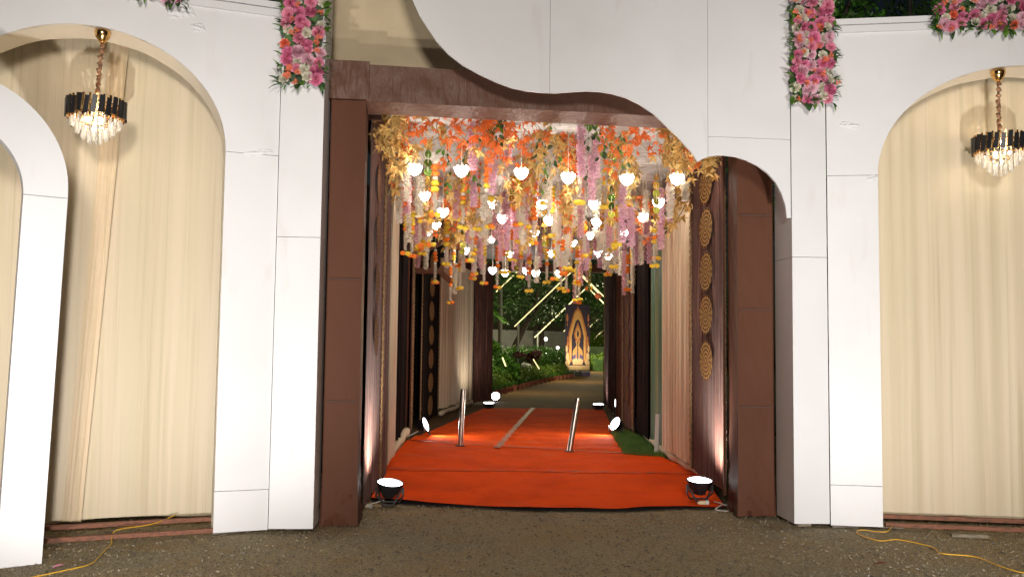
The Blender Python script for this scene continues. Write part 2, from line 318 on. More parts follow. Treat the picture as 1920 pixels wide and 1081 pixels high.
# ============================================================ WHITE FACADE
WL = Plane((-1.93, 7.29), (-4.3, 6.38)); WR = Plane((2.74, 7.76), (4.6, 7.49)); H = Plane((-1.55, 7.29), (2.42, 7.74)); FA = Plane((-3.14, 6.2), (-3.37, 6.04))
CLp = Plane((-1.925, 7.262), (-1.56, 7.285)); CRp = Plane((2.425, 7.735), (2.74, 7.755))
def arch(uc, hw, zs, rise, n=40): return [(uc-hw*math.cos(PI*k/n), zs+rise*math.sin(PI*k/n)) for k in range(n+1)]
def wing(pl, uc, hw, zs, rise, uend, ztop, label, zseam, zlow):
    w = empty('arched_wing_wall', pl.p(0, 0), label, 'wall', 'arched white wing walls of the gate'); w.location = (0, 0, 0)
    A = arch(uc, hw, zs, rise); g_ = .002
    top = [(.005, zseam+g_), (uc-hw, zseam+g_)] + [p for p in A if p[1] > zseam+.01] + [(uc+hw, zseam+g_), (uend, zseam+g_), (uend, ztop), (.005, ztop)]
    slab('panel', pl, top, .03, M['white'], w)
    for (a, b) in ((.005, uc-hw), (uc+hw, uend)):
        slab('panel', pl, rect(a, zlow+g_, b, zseam-g_), .03, M['white'], w)
        slab('panel', pl, rect(a, .02, b, zlow-g_), .03, M['white'], w)
    # reveal of the arch: cloth covered strip running back from the opening
    prof = [(uc-hw, .02), (uc-hw, 1.2), (uc-hw, 2.2)] + A + [(uc+hw, 2.2), (uc+hw, 1.2), (uc+hw, .02)]
    v = []; f = []
    for i, (u, z) in enumerate(prof):
        for k, off in enumerate((-.031, -.15, -.27, -.36)):
            e = .006*math.sin(i*1.3+k); v.append(pl.p(u+(uc-u)*e*0.6, z+e*(.5 if z > zs else 0), off))
    for i in range(len(prof)-1):
        for k in range(3): a = i*4+k; f.append((a, a+1, a+5, a+4))
    link('arch_reveal', pyd('arch_reveal', v, f, True), M['soffit'], w)
    # cornice strips with a groove between them
    slab('cornice_strip', pl, rect(.005, ztop-.055, uend, ztop-.003), .02, M['white'], w, off=.022)
    slab('cornice_strip', pl, rect(.005, ztop-.125, uend, ztop-.065), .02, M['white'], w, off=.022)
    slab('backing_board', pl, rect(.02, 3.0, uc-hw-.02, ztop-.05), .02, M['black'], w, off=-.04)
    slab('backing_board', pl, rect(.02, .05, uc-hw-.02, 2.99), .02, M['black'], w, off=-.04)
    return w
wing(WL, 1.45, 1.03, 3.05, .89, 3.0, 4.33, 'white arched wing wall with chandelier left of the gate, behind the front arch', 3.045, .34)
wing(WR, 1.60, 1.17, 3.03, .93, 3.3, 4.42, 'white arched wing wall with chandelier right of the gate', 3.028, .36)
def column(pl, w_, depth, ztop, seams, label):
    c = empty('column', (0, 0, 0), label, 'column', 'white box columns flanking the gate'); zz = [.03]+seams+[ztop]
    for i in range(len(zz)-1):
        slab('panel', pl, rect(.002, zz[i]+.002, w_, zz[i+1]-.002), depth, M['white'], c)
    return c
column(CLp, .355, .36, 5.1, [2.375, 3.9], 'tall white box column left of the brown gate frame')
column(CRp, .31, .42, 5.1, [2.31, 4.0], 'tall white box column right of the brown gate frame')
# joint seen on the inner side of the right column
hd = empty('scalloped_header', (0, 0, 0), 'big white overhead board with a wavy cut lower edge above the gate', 'header board')
curve = [(.42, 5.3), (.5, 4.95), (.6, 4.63), (.69, 4.4), (.745, 4.28), (.81, 4.18), (.895, 4.06), (.99, 3.96), (1.12, 3.865), (1.27, 3.79), (1.40, 3.735), (1.54, 3.69), (1.66, 3.67), (1.78, 3.662), (1.91, 3.663), (2.04, 3.678), (2.18, 3.692), (2.30, 3.692), (2.41, 3.678),
         (2.53, 3.648), (2.65, 3.595), (2.77, 3.52), (2.88, 3.42), (2.98, 3.33), (3.07, 3.235), (3.12, 3.18), (3.16, 3.115), (3.21, 3.145), (3.26, 3.165), (3.33, 3.178), (3.41, 3.18), (3.51, 3.17), (3.60, 3.145), (3.70, 3.10), (3.79, 3.035), (3.86, 2.96), (3.91, 2.87), (3.945, 2.77), (3.96, 2.65), (3.995, 2.65)]
def cut(poly, u0, u1):   # part of the curve between u0 and u1
    out = []
    for (a, b) in zip(poly[:-1], poly[1:]):
        if not out and a[0] <= u0 <= b[0]: out.append((u0, a[1]+(b[1]-a[1])*(u0-a[0])/max(1e-6, b[0]-a[0])))
        if u0 < a[0] < u1: out.append(a)
        if a[0] < u1 <= b[0]: out.append((u1, a[1]+(b[1]-a[1])*(u1-a[0])/max(1e-6, b[0]-a[0]))); break
    return out
for (a, b) in ((.42, 1.86), (1.863, 3.25), (3.253, 3.995)):
    c = cut(curve, a, b)
    if a > 3: slab('panel', H, c+[(b, 3.338), (a, 3.338)], .025, M['white'], hd); slab('panel', H, rect(a, 3.341, b, 5.3), .025, M['white'], hd)
    else: slab('panel', H, c+[(b, 5.3), (a, 5.3)], .025, M['white'], hd)
slab('brace', H, rect(.9, 4.6, 3.9, 4.7), .05, M['oldwood'], hd, off=-.03)
def crease(pl, u, z, w, h, seed, parent):
    rn = random.Random(seed); nx, nz = 26, 12; v = []; f = []
    for j in range(nz+1):
        for i in range(nx+1):
            a = i/nx*2-1; b = j/nz*2-1; e = max(0, 1-a*a)*max(0, 1-b*b); o = .0015+.016*e*abs(math.sin(a*7+b*4+seed+1.5*math.sin(b*5)))*abs(math.cos(b*3-a*2))
            v.append(pl.p(u+w*a/2+.02*b, z+h*b/2-w*.12*a, o if e > 0 else -.004))
    for j in range(nz):
        for i in range(nx): k = j*(nx+1)+i; f.append((k, k+1, k+nx+2, k+nx+1))
    link('crease', pyd('crease', v, f, True), M['white'], parent)
LW_, RW_ = [o for o in COL.objects if o.name.startswith('arched_wing_wall')]
crease(WL, .80, 4.13, .22, .09, 1, LW_); crease(WL, .66, 4.03, .10, .07, 2, LW_); crease(WL, .16, 3.06, .22, .035, 3, LW_); crease(WR, .20, 3.47, .16, .05, 4, RW_); crease(WR, .38, 3.0, .07, .06, 5, RW_)
# free-standing arch in front, cut by the left edge of the photograph
fa = empty('front_arch', (0, 0, 0), 'free-standing thick white arch in the foreground at far left', 'arch')
def ring(z0, z1, lo_seam):
    A = arch(.72, .75, 2.55, .75, 44); B = arch(.72, .475, 2.5, .49, 44); return A, B
A, B = ring(0, 0, 0)
slab('panel', FA, [(-.03, 2.502)] + A + [(1.47, 2.502), (1.195, 2.502)] + B[::-1] + [(.245, 2.502)], .10, M['white'], fa)
slab('panel', FA, [(.03, .0), (.30, .0), (.245, 2.498), (-.03, 2.498)], .10, M['white'], fa)
slab('panel', FA, [(1.18, .0), (1.42, .0), (1.47, 2.498), (1.195, 2.498)], .10, M['white'], fa)
# stones and timber blocks under the columns
def block(x, y, sx, sy, sz, rz, m, name, label, cat, group=None):
    o = MB().box((0, 0, sz/2), (sx, sy, sz)).put(name, m, bevel=.006, loc=(x, y, 0), rot=(0, 0, rz)); return tag(o, label, cat, group)
block(-1.74, 7.45, .16, .14, .028, .2, M['stone'], 'paving_stone', 'flat grey stone packed under the left column', 'stone')
block(-2.27, 7.25, .20, .10, .028, .5, M['stone'], 'paving_stone', 'brownish stone at the foot of the left wing beside the rails', 'stone')
block(2.52, 7.86, .12, .16, .028, .1, M['oldwood'], 'timber_block', 'grey timber block under the right column', 'timber')
block(2.86, 7.80, .22, .12, .018, 0, M['stone'], 'paving_stone', 'flat stone under the right wing beside the column', 'stone')
block(3.26, 7.78, .22, .06, .03, -.25, M['oldwood'], 'timber_block', 'pale timber offcut at the end of the right wing rails', 'timber')
block(3.75, 7.42, .28, .07, .03, -.15, M['oldwood'], 'timber_block', 'weathered grey board lying before the right wing rails', 'timber')

# curtains inside the arches
cl = curtain('arch_curtain', [(-2.27, 7.83), (-3.6, 7.32), (-5.1, 6.74)], .06, 4.35, M['cream'], amp=.010, wl=.30, gather=-.8, seed=3, step=.012)
tag(cl, 'cream floor length curtain filling the left arch behind the chandelier', 'curtain', 'cream curtains in the wing arches')
o = curtain('arch_curtain', [(2.95, 8.17), (4.3, 7.98), (6.0, 7.73)], .05, 4.4, M['cream'], amp=.011, wl=.28, gather=-.6, seed=9, step=.012)
tag(o, 'cream pleated curtain filling the right arch behind the chandelier', 'curtain', 'cream curtains in the wing arches')
o = curtain('side_drape', [(-3.24, 7.40), (-3.37, 7.35)], .07, 4.2, M['peach'], amp=.012, wl=.05, seed=5, step=.006, lean=.22)
tag(o, 'narrow gathered peach drape hanging aslant beside the front arch', 'drape')
def rail(a, b, z, label):
    o = MB().bar((a[0], a[1], z), (b[0], b[1], z), .045, .035).put('timber_rail', M['wood'], bevel=.004); tag(o, label, 'timber rail', 'red brown timber rails under the curtains')
rail((-2.42, 7.52), (-4.9, 6.55), .06, 'rear timber rail lying under the left arch curtain')
rail((-2.33, 7.17), (-4.7, 6.22), .035, 'front timber rail lying before the left arch')
rail((3.05, 8.02), (5.9, 7.61), .06, 'rear timber rail lying under the right arch curtain')
rail((3.2, 7.74), (5.8, 7.33), .035, 'front timber rail lying before the right arch')
def cord(name, pts, r, m, label):
    P = [Vector(p) for p in pts]; out = []
    for i in range(len(P)-1):
        p0, p1, p2, p3 = P[max(i-1, 0)], P[i], P[i+1], P[min(i+2, len(P)-1)]
        for k in range(8):
            t = k/8; out.append(.5*((2*p1)+(p2-p0)*t+(2*p0-5*p1+4*p2-p3)*t*t+(3*p1-p0-3*p2+p3)*t**3))
    out.append(P[-1]); o = MB().tube(out, r, 6).put(name, m, smooth=True); tag(o, label, 'cord'); return o
cord('yellow_cord', [(-2.75, 7.5, .09), (-2.85, 7.25, .06), (-3.02, 7.0, .06), (-2.95, 6.75, .01), (-2.88, 6.45, .01), (-2.82, 6.15, .01), (-2.90, 5.98, .01), (-3.05, 5.75, .01)], .0045, M['yellow'], 'doubled yellow cord trailing over the rails by the left arch')
cord('yellow_cord', [(3.25, 7.72, .03), (3.12, 7.55, .01), (2.95, 7.62, .01), (2.86, 7.45, .01), (2.93, 7.2, .01), (3.10, 7.25, .01), (3.25, 7.0, .01), (3.22, 6.78, .01), (3.42, 6.68, .01), (3.45, 6.4, .01), (3.52, 6.2, .01), (3.8, 6.05, .01)], .0045, M['yellow'], 'yellow cord looping over the gravel below the right arch')
# fallen leaf and petals
def bentleaf(name, loc, s, m, label, cat, rz):
    v = []; f = []
    for j in range(5):
        for i in range(9):
            a = i/8*2-1; b = (j/4*2-1)*math.sqrt(max(0, 1-a*a))*.45; v.append((a*s, b*s, s*(.15+.35*b*b*3+.12*a)))
    for j in range(4):
        for i in range(8): k = j*9+i; f.append((k, k+1, k+10, k+9))
    o = link(name, pyd(name, v, f, True), m, loc=loc, rot=(0, 0, rz)); tag(o, label, cat)
bentleaf('dry_leaf', (2.62, 6.42, .004), .055, M['wood'], 'curled reddish dry leaf on the gravel at lower right', 'leaf', .1)
bentleaf('fallen_petal', (-3.0, 6.08, .004), .04, M['pink'], 'pink petal fallen on the ground beside the front arch', 'petal', .8)

# ============================================================ BROWN GATE FRAME
gate = empty('entrance_gate_frame', (0, 0, 0), 'brown satin wrapped gate frame at the mouth of the carpeted tunnel', 'gate frame')
def wrapped(name, c0, c1, c2, c3, z0, z1, m, parent, zn=70, seed=0, amp=.0035):
    """cloth wrapped post: four plan corners, slightly puckered faces"""
    C = [V2(*c) for c in (c0, c1, c2, c3)]; v = []; f = []; rn = random.Random(seed); per = []
    for i in range(4):
        for k in range(8): per.append((C[i].lerp(C[(i+1) % 4], k/8), k == 0))
    cen = sum(C, Vector())/4; n = len(per)
    for j in range(zn+1):
        t = j/zn
        for i, (p, cor) in enumerate(per):
            w = 0 if cor else amp*(math.sin(j*.9+i*1.7+seed)+math.sin(i*2.9+j*.35)); fl = .02*max(0, 1-t*9); w += 0 if cor else .022*max(0, 1-t*5)*math.sin(i*2.1+j*1.9)+.006*max(0, t*6-5)*math.sin(i*1.8-j*2.4)
            q = p+(p-cen).normalized()*(w+fl*(1+.5*math.sin(i*2.3))); v.append((q.x, q.y, z0+(z1-z0)*t))
    for j in range(zn):
        for i in range(n): f.append((j*n+i, j*n+(i+1) % n, (j+1)*n+(i+1) % n, (j+1)*n+i))
    f.append(tuple(range(zn*n, zn*n+n)))
    me = pyd(name, v, f, True); o = link(name, me, m, parent); me.set_sharp_from_angle(angle=math.radians(40)) if hasattr(me, 'set_sharp_from_angle') else None
    return o
p1 = wrapped('gate_post', (-1.57, 7.57), (-1.275, 7.60), (-1.33, 8.06), (-1.62, 8.03), .0, 3.6, M['satin'], gate, seed=1)
p2 = wrapped('gate_post', (2.05, 8.13), (2.385, 8.16), (2.42, 8.6), (2.075, 8.58), .02, 3.6, M['satin'], gate, seed=4)
bmw = wrapped('gate_beam', (0, 0), (.001, 0), (.001, .001), (0, .001), 0, .001, M['satin'], gate)  # replaced below
bpy.data.objects.remove(bmw, do_unlink=True)
def beam(name, a, b, z0, z1, depth, m, parent, n=60, amp=.005, seed=0):
    a = V2(*a); b = V2(*b); d = (b-a).normalized(); nn = Vector((-d.y, d.x, 0)); v = []; f = []; sec = []
    for (y, z) in ((0, z0), (0, z1), (depth, z1), (depth, z0)): sec.append((y, z))
    per = []
    for i in range(4):
        for k in range(5): per.append((sec[i][0]+(sec[(i+1) % 4][0]-sec[i][0])*k/5, sec[i][1]+(sec[(i+1) % 4][1]-sec[i][1])*k/5, k == 0))
    m_ = len(per)
    for j in range(n+1):
        for i, (y, z, cor) in enumerate(per):
            w = 0 if cor else amp*(math.sin(j*.8+i*1.2+seed)+.7*math.sin(j*.37-i)+1.1*math.sin(j*1.9+i*1.5)*max(0, math.sin(j*.11+seed)))
            v.append(a+(b-a)*(j/n)+nn*(y-w)+Vector((0, 0, z-w*.3)))
    for j in range(n):
        for i in range(m_): f.append((j*m_+i, (j+1)*m_+i, (j+1)*m_+(i+1) % m_, j*m_+(i+1) % m_))
    f.append(tuple(range(m_))); f.append(tuple(range(n*m_, n*m_+m_))[::-1])
    me = pyd(name, v, f, True); o = link(name, me, m, parent)
    if hasattr(me, 'set_sharp_from_angle'): me.set_sharp_from_angle(angle=math.radians(40))
    return o
beam('gate_beam', (-1.27, 7.60), (2.41, 8.15), 3.6, 3.92, .43, M['wrinkle'], gate)
beam('beam_sleeve', (-1.66, 7.53), (-1.25, 7.575), 3.605, 3.94, .5, M['wrinkle'], gate, n=14, amp=.009, seed=2)
# faint stitched seams where the cloth is joined on the posts
for (pl, w_, zs) in ((Plane((-1.57, 7.565), (-1.275, 7.595)), .295, (1.02, 2.05)), (Plane((2.05, 8.125), (2.385, 8.155)), .335, (.98, 1.86, 2.72))):
    for z in zs: slab('seam', pl, rect(.02, z, w_-.02, z+.016), .006, M['seam'], gate, off=.010)
# inner board between the right post and the velvet
slab('jamb_board', Plane((2.05, 8.60), (2.06, 8.66)), rect(0, .12, .07, 3.6), .02, M['satin'], gate)
# cream cloth above the beam
o = curtain('cream_backcloth', [(-1.75, 8.12), (0, 8.34), (2.5, 8.62)], 3.9, 5.4, M['creamwall'], amp=.006, wl=.5, seed=8, step=.05); tag(o, 'stretched cream cloth above the brown gate beam', 'backcloth')

# ============================================================ VELVET DRAPES WITH MEDALLIONS
def medallion_mesh(ru, rz, n=40):
    v = [(0, 0, 0)]; f = []; uv = []
    for r in (1,):
        for k in range(n+1): a = 2*PI*k/n; q = 1+.02*math.cos(a*20); v.append((ru*q*math.cos(a), 0, rz*q*math.sin(a)))
    for k in range(n): f.append((0, k+1, k+2))
    me = pyd('medallion', v, f); l = me.uv_layers.new(name='UV')
    for p in me.polygons:
        k = p.index
        for li, (r, a) in zip(p.loop_indices, ((0, (k+.5)/n), (1, k/n), (1, (k+1)/n))): l.data[li].uv = (r, a)
    me.materials.append(M['medal']); return me
def velvet(path, z0, z1, label, seed, mz, mcent, mr, m='velvet', trims=(), z0b=None, n_side=1, dull=False, group='brown velvet drapes of the tunnel'):
    t = empty('velvet_drape', (0, 0, 0), label, 'drape', group)
    curtain('cloth', path, z0, z1, M[m], t, amp=.022 if not mz else .010, wl=.22, seed=seed, z0b=z0b, step=.012)
    pts, Ln = path_eval(path, 40)
    if mz:
        me = medallion_mesh(*mr); i = int(40*mcent); q, nn, s = pts[i]
        if n_side > 0: nn = -nn
        ang = math.atan2(nn.x, -nn.y)
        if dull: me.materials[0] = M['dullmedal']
        for z in mz: link('medallion', me, None, t, loc=q+nn*.022+Vector((0, 0, z)), rot=(0, 0, ang))
    for tr in trims:
        i = int(40*tr); q, nn, s = pts[i]
        if n_side > 0: nn = -nn
        mb = MB(); k = 0
        zz = np.arange(z0+.03, z1, .035)
        mb.tube([q+nn*(.02+.003*math.sin(j*2.4))+Vector((0, 0, z)) for j, z in enumerate(zz)], [.011+.006*(j % 2) for j in range(len(zz))], 6)
        mb.put('trim', M['goldtrim'], t)
    return t
MZ = [3.16, 2.66, 2.16, 1.66, 1.16]
velvet([(2.085, 8.68), (2.10, 10.45)], .12, 3.62, 'brown velvet drape with gold medallions beside the right gate post', 12, [3.27, 2.80, 2.33, 1.87, 1.38], .52, (.34, .215), trims=(.01, .985), n_side=1)
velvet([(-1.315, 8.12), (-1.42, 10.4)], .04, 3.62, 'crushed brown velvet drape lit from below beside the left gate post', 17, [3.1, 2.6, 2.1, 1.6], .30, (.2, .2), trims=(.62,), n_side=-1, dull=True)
velvet([(-1.70, 15.25), (-1.74, 15.9)], .05, 3.45, 'narrow dark velvet drape with gold trim at the left middle frame', 21, None, .5, None, trims=(.05, .5), n_side=-1)
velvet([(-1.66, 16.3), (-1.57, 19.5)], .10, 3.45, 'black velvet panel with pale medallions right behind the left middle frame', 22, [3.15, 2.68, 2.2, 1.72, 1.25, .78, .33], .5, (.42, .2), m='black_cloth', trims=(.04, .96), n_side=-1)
velvet([(-.97, 23.2), (-.50, 23.9)], .08, 3.5, 'purple brown velvet drape at the far left exit of the tunnel', 23, None, .5, None, n_side=-1)
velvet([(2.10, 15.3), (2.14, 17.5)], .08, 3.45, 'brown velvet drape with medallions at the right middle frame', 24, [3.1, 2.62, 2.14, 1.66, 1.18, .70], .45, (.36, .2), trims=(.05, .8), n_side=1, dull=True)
velvet([(2.20, 19.0), (2.46, 23.9)], .10, 3.45, 'dark brown velvet drape along the far right end of the tunnel', 25, None, .5, None, m='velvet2', trims=(.85,), n_side=1)
velvet([(2.47, 23.92), (2.62, 24.1)], .04, 3.45, 'slim brown velvet drape edging the far right exit', 26, None, .5, None)

# ============================================================ TUNNEL CURTAINS, FRAMES, CEILING
def tc(path, z0, z1, m, label, seed, group='cream curtains along the tunnel', **k):
    o = curtain('tunnel_curtain', path, z0, z1, M[m], seed=seed, **k); return tag(o, label, 'curtain', group)
tc([(-1.425, 10.5), (-1.49, 11.6)], .12, 3.45, 'cream', 'slim cream curtain just behind the left crushed velvet drape', 31, amp=.02)
tc([(-1.60, 11.5), (-1.78, 15.2)], .14, 3.3, 'black_cloth', 'near-black cloth standing in for the shaded gap on the left of the tunnel', 32, amp=.05, wl=.25)  # weak light in the gap is put into the very dark cloth colour
tc([(-1.56, 19.6), (-1.30, 21.6), (-.98, 23.3)], .14, 3.45, 'peach', 'cream curtain on the left behind the black medallion panel', 33, amp=.03, wl=.16)
tc([(2.11, 10.55), (2.13, 12.55)], .17, 3.46, 'peach', 'peach cream curtain on the right next to the medallion drape', 34, amp=.025, wl=.10, z0b=.12)
tc([(2.15, 12.5), (2.19, 14.1)], .12, 3.46, 'sheer_garden_tint', 'sheer curtain coloured green for the lit garden behind, right of the tunnel', 35, amp=.02, wl=.12)
tc([(2.17, 14.1), (2.14, 15.2)], .10, 3.4, 'black_cloth', 'black strip of cloth beside the right middle velvet drape', 36, amp=.02)
tc([(2.16, 17.6), (2.24, 19.0)], .12, 3.45, 'satin', 'brown satin curtain on the right behind the middle frame', 37, amp=.03)
tag(curtain('added_backcloth', [(-2.15, 9.5), (-2.2, 15.0), (-1.95, 19.0), (-1.45, 23.6)], .03, 3.9, M['black_cloth'], amp=.03, wl=.4, seed=41, step=.04), 'added black backing cloth keeping gaps between the left tunnel drapes dark', 'curtain')  # both sheets added so pale wall and light frames don't show through
tag(curtain('added_backcloth', [(2.55, 13.0), (2.62, 18.0), (2.9, 24.0)], .03, 3.9, M['black_cloth'], amp=.03, wl=.4, seed=42, step=.04), 'added black backing cloth keeping gaps between the right tunnel drapes dark', 'curtain')
# side valances and cross frames
def frame(name, bars, label, m='satin'):
    t = empty(name, (0, 0, 0), label, 'frame', 'brown cloth wrapped frames of the tunnel')
    for nm, a, b, w, h in bars: MB().bar(a, b, w, h).put(nm, M[m], t, bevel=.01)
    return t
tag(MB().bar((-1.36, 8.15, 3.6), (-1.72, 15.2, 3.6), .27, .05).put('side_valance', M['wrinkle']), 'long brown cloth valance under the ceiling on the left', 'valance', 'side valances')
tag(MB().bar((2.13, 8.75, 3.6), (2.19, 15.2, 3.6), .27, .05).put('side_valance', M['wrinkle']), 'long brown cloth valance under the ceiling on the right', 'valance', 'side valances')
frame('middle_frame', [('beam', (-1.85, 15.4, 3.62), (2.4, 15.4, 3.62), .35, .2), ('post', (-1.80, 15.3, 0.02), (-1.80, 15.3, 3.44), .10, .10), ('post', (2.26, 15.3, 0.02), (2.26, 15.3, 3.44), .12, .10),
    ('brace', (-1.75, 15.45, 3.05), (-.98, 15.45, 3.42), .11, .09), ('brace', (-1.72, 15.5, 2.80), (-1.20, 15.5, 2.80), .11, .10), ('brace', (-1.24, 15.55, 2.84), (-.98, 15.6, 3.25), .10, .09), ('brace', (-1.24, 15.47, 2.78), (-1.06, 15.47, 2.62), .11, .10)], 'brown wrapped middle frame of the tunnel with diagonal braces at left')
frame('corner_brace', [('bar', (2.0, 14.2, 3.0), (2.19, 13.2, 3.22), .1, .09)], 'short brown wrapped brace at the top right of the green sheer')
frame('rear_frame', [('beam', (-1.3, 23.7, 3.60), (2.8, 23.7, 3.60), .32, .2), ('post', (-1.0, 23.6, .02), (-1.0, 23.6, 3.43), .1, .1), ('post', (2.75, 23.9, .02), (2.75, 23.9, 3.43), .1, .1)], 'brown wrapped rear frame at the far end of the tunnel')
# pleated ceiling, gathers running across
def ceiling(x0, x1, x2, x3, y0, y1, z, label, seed):
    rn = random.Random(seed); n = int((y1-y0)/.016); v = []; f = []; nx = 14; cm = [(rn.uniform(.05, .22), rn.uniform(0, 6), rn.uniform(.4, 1), rn.uniform(-2.5, 2.5)) for _ in range(8)]
    for j in range(n+1):
        y = y0+(y1-y0)*j/n; a = x0+(x3-x0)*j/n; b = x1+(x2-x1)*j/n
        for i in range(nx+1):
            t = i/nx; o_ = sum(q*math.sin(6.28*y/w+p+d*t) for w, p, q, d in cm)*.007
            v.append((a+(b-a)*t, y, z+o_-.05*math.sin(PI*t)))
    for j in range(n):
        for i in range(nx): k = j*(nx+1)+i; f.append((k, k+1, k+nx+2, k+nx+1))
    tag(link('ceiling_cloth', pyd('ceiling_cloth', v, f, True), M['pleat']), label, 'ceiling cloth', 'ceiling cloths')
ceiling(-1.42, 2.2, 2.28, -1.8, 8.02, 15.3, 3.80, 'white pleated ceiling cloth above the hanging flowers', 1)
ceiling(-1.8, 2.3, 2.7, -1.2, 15.5, 23.6, 3.86, 'white pleated ceiling cloth over the rear half of the tunnel', 2)

# ============================================================ CARPETS
cp = random.Random(5)
def cz(x, y, a, b): return .005*math.sin(x*3.1+y*1.3)+.003*math.sin(y*7+x)+.0035*math.sin(x*11+math.sin(y*3)*2)*math.sin(y*2.3+x)
def front_edge(a, b): return Vector((0, (1-b)*(-.34*math.sin(PI*a)**.7+.03*math.sin(a*9)+.02*math.sin(a*23+1)+.018*math.sin(a*4)), 0))
def edge_z(x, y, a, b): return cz(x, y, a, b)+(.007*(1+math.sin(a*17))*max(0, 1-b*9))
o = grid('entrance_carpet', (-1.34, 8.78, 0), (2.05, 8.68, 0), (2.28, 10.70, 0), (-1.55, 10.85, 0), 60, 30, M['carpet'], z=.022, fz=edge_z, fxy=front_edge); tag(o, 'wide orange red carpet strip at the entrance with ragged front edge', 'carpet', 'orange red carpet strips')
u = grid('underlay', (-1.33, 8.735, 0), (2.06, 8.635, 0), (2.2, 9.6, 0), (-1.5, 9.6, 0), 60, 10, M['under'], z=.009, fz=None, fxy=lambda a, b: front_edge(a, b)*1.0); tag(u, 'thin black underlay showing below the carpet front edge', 'underlay')
o = grid('entrance_carpet', (-1.55, 10.87, 0), (2.28, 10.72, 0), (2.09, 12.50, 0), (-1.62, 14.2, 0), 50, 30, M['carpet'], z=.022, fz=cz); tag(o, 'second orange red carpet strip between the two cross tapes', 'carpet', 'orange red carpet strips')
def rz_(x, y, a, b): return cz(x, y, a, b)+.010*math.sin(y*9+math.sin(x*2)*1.4)*(max(0, 1-b*2.2))
o = grid('carpet_runner', (-1.62, 14.22, 0), (-.20, 13.12, 0), (.55, 22.1, 0), (-.67, 21.6, 0), 30, 90, M['carpet'], z=.022, fz=rz_); tag(o, 'left orange red carpet runner leading through the tunnel', 'carpet', 'carpet runners')
o = grid('carpet_runner', (-.195, 13.12, 0), (1.62, 12.72, 0), (2.27, 22.0, 0), (.56, 22.1, 0), 30, 90, M['carpet'], z=.020, fz=rz_); tag(o, 'right orange red carpet runner beside the grass patch', 'carpet', 'carpet runners')
o = grid('side_carpet', (-2.3, 11.6, 0), (-1.72, 11.6, 0), (-1.8, 14.4, 0), (-2.4, 14.4, 0), 6, 10, M['carpet'], z=.014); tag(o, 'scrap of red carpet behind the cloth roll at left', 'carpet')
def tapes(name, a, b, w, label, seed):
    rn = random.Random(seed); a = V2(*a); b = V2(*b); d = (b-a); L = d.length; d.normalize(); nn = Vector((-d.y, d.x, 0)); v = []; f = []; n = int(L/.05)
    for i in range(n+1):
        p = a+d*(L*i/n)+nn*(.012*math.sin(i*.5)); ww = w*rn.uniform(.7, 1.25)/2
        for s in (-1, 0, 1): v.append((p.x+nn.x*ww*s, p.y+nn.y*ww*s, .0365+.004*rn.random()))
    for i in range(n):
        for s in (0, 1): k = i*3+s; f.append((k, k+1, k+4, k+3))
    tag(link(name, pyd(name, v, f), M['tape']), label, 'tape', 'clear tape strips on the carpet')
tapes('floor_tape', (-1.5, 10.86), (2.2, 10.73), .035, 'thin clear tape across the front carpet joint', 1)
tapes('floor_tape', (-1.45, 14.05), (2.0, 12.56), .06, 'clear tape across the carpet at the foot of the bollards', 2)
tapes('floor_tape', (-.19, 13.2), (.55, 22.0), .10, 'wide clear tape along the joint of the two runners', 3)
# grass patch at right
def grass(n, poly, h, name, label):
    (x0, y0), (x1, y1), (x2, y2), (x3, y3) = poly; a, b = RN.rand(n), RN.rand(n)
    x = (1-a)*(1-b)*x0+a*(1-b)*x1+a*b*x2+(1-a)*b*x3; y = (1-a)*(1-b)*y0+a*(1-b)*y1+a*b*y2+(1-a)*b*y3
    th = RN.rand(n)*6.28; hh = h*RN.uniform(.5, 1.3, n); w = .004; dx, dy = np.cos(th)*w, np.sin(th)*w; lx, ly = RN.normal(0, .35, n)*hh, RN.normal(0, .35, n)*hh
    z = np.zeros(n); V = np.stack([np.stack([x-dx, y-dy, z], 1), np.stack([x+dx, y+dy, z], 1), np.stack([x+lx, y+ly, hh], 1)], 1).reshape(-1, 3)
    tag(link(name, pyd(name, V, np.arange(3*n).reshape(-1, 3)), M['grass']), label, 'grass', kind='stuff')
grass(16000, ((1.60, 12.62), (2.25, 12.4), (2.3, 16.0), (1.78, 16.0)), .07, 'grass', 'short green grass patch between the runner and the cloth roll')
grass(5000, ((2.2, 10.7), (2.7, 10.7), (2.7, 13.0), (2.25, 13.0)), .06, 'grass', 'grass under the raised hem of the right curtain')
o = grid('lawn_bed', (1.60, 12.55, 0), (3.2, 12.4, 0), (3.3, 16.2, 0), (1.8, 16.2, 0), 4, 6, M['soil'], z=.004); tag(o, kind='structure')
# cloth rolls lying along the curtain feet
def roll(pts, r, label):
    P = [Vector(p) for p in pts]; out = []
    for i in range(len(P)-1):
        for k in range(10): out.append(P[i].lerp(P[i+1], k/10)+Vector((.008*math.sin(len(out)*1.1), 0, .006*math.sin(len(out)*.7))))
    out.append(P[-1]); o = MB().tube(out, [r*(1+.12*math.sin(i*1.3)) for i in range(len(out))], 12).put('cloth_roll', M['roll'], smooth=True); tag(o, label, 'cloth roll', 'cream cloth rolls at the foot of the curtains')
roll([(2.26, 15.2, .08), (2.2, 13.6, .08), (2.18, 12.2, .07), (2.24, 10.6, .07), (2.32, 9.9, .06)], .055, 'long cream cloth roll at the foot of the right curtains')
roll([(-1.68, 14.6, .13), (-1.66, 13.3, .07), (-1.58, 11.3, .06), (-1.56, 10.5, .06)], .06, 'short cream cloth roll at left beside the entrance carpet')
roll([(-1.50, 19.3, .07), (-1.25, 21.6, .07), (-1.0, 23.2, .07)], .05, 'cream cloth roll under the far left curtain')
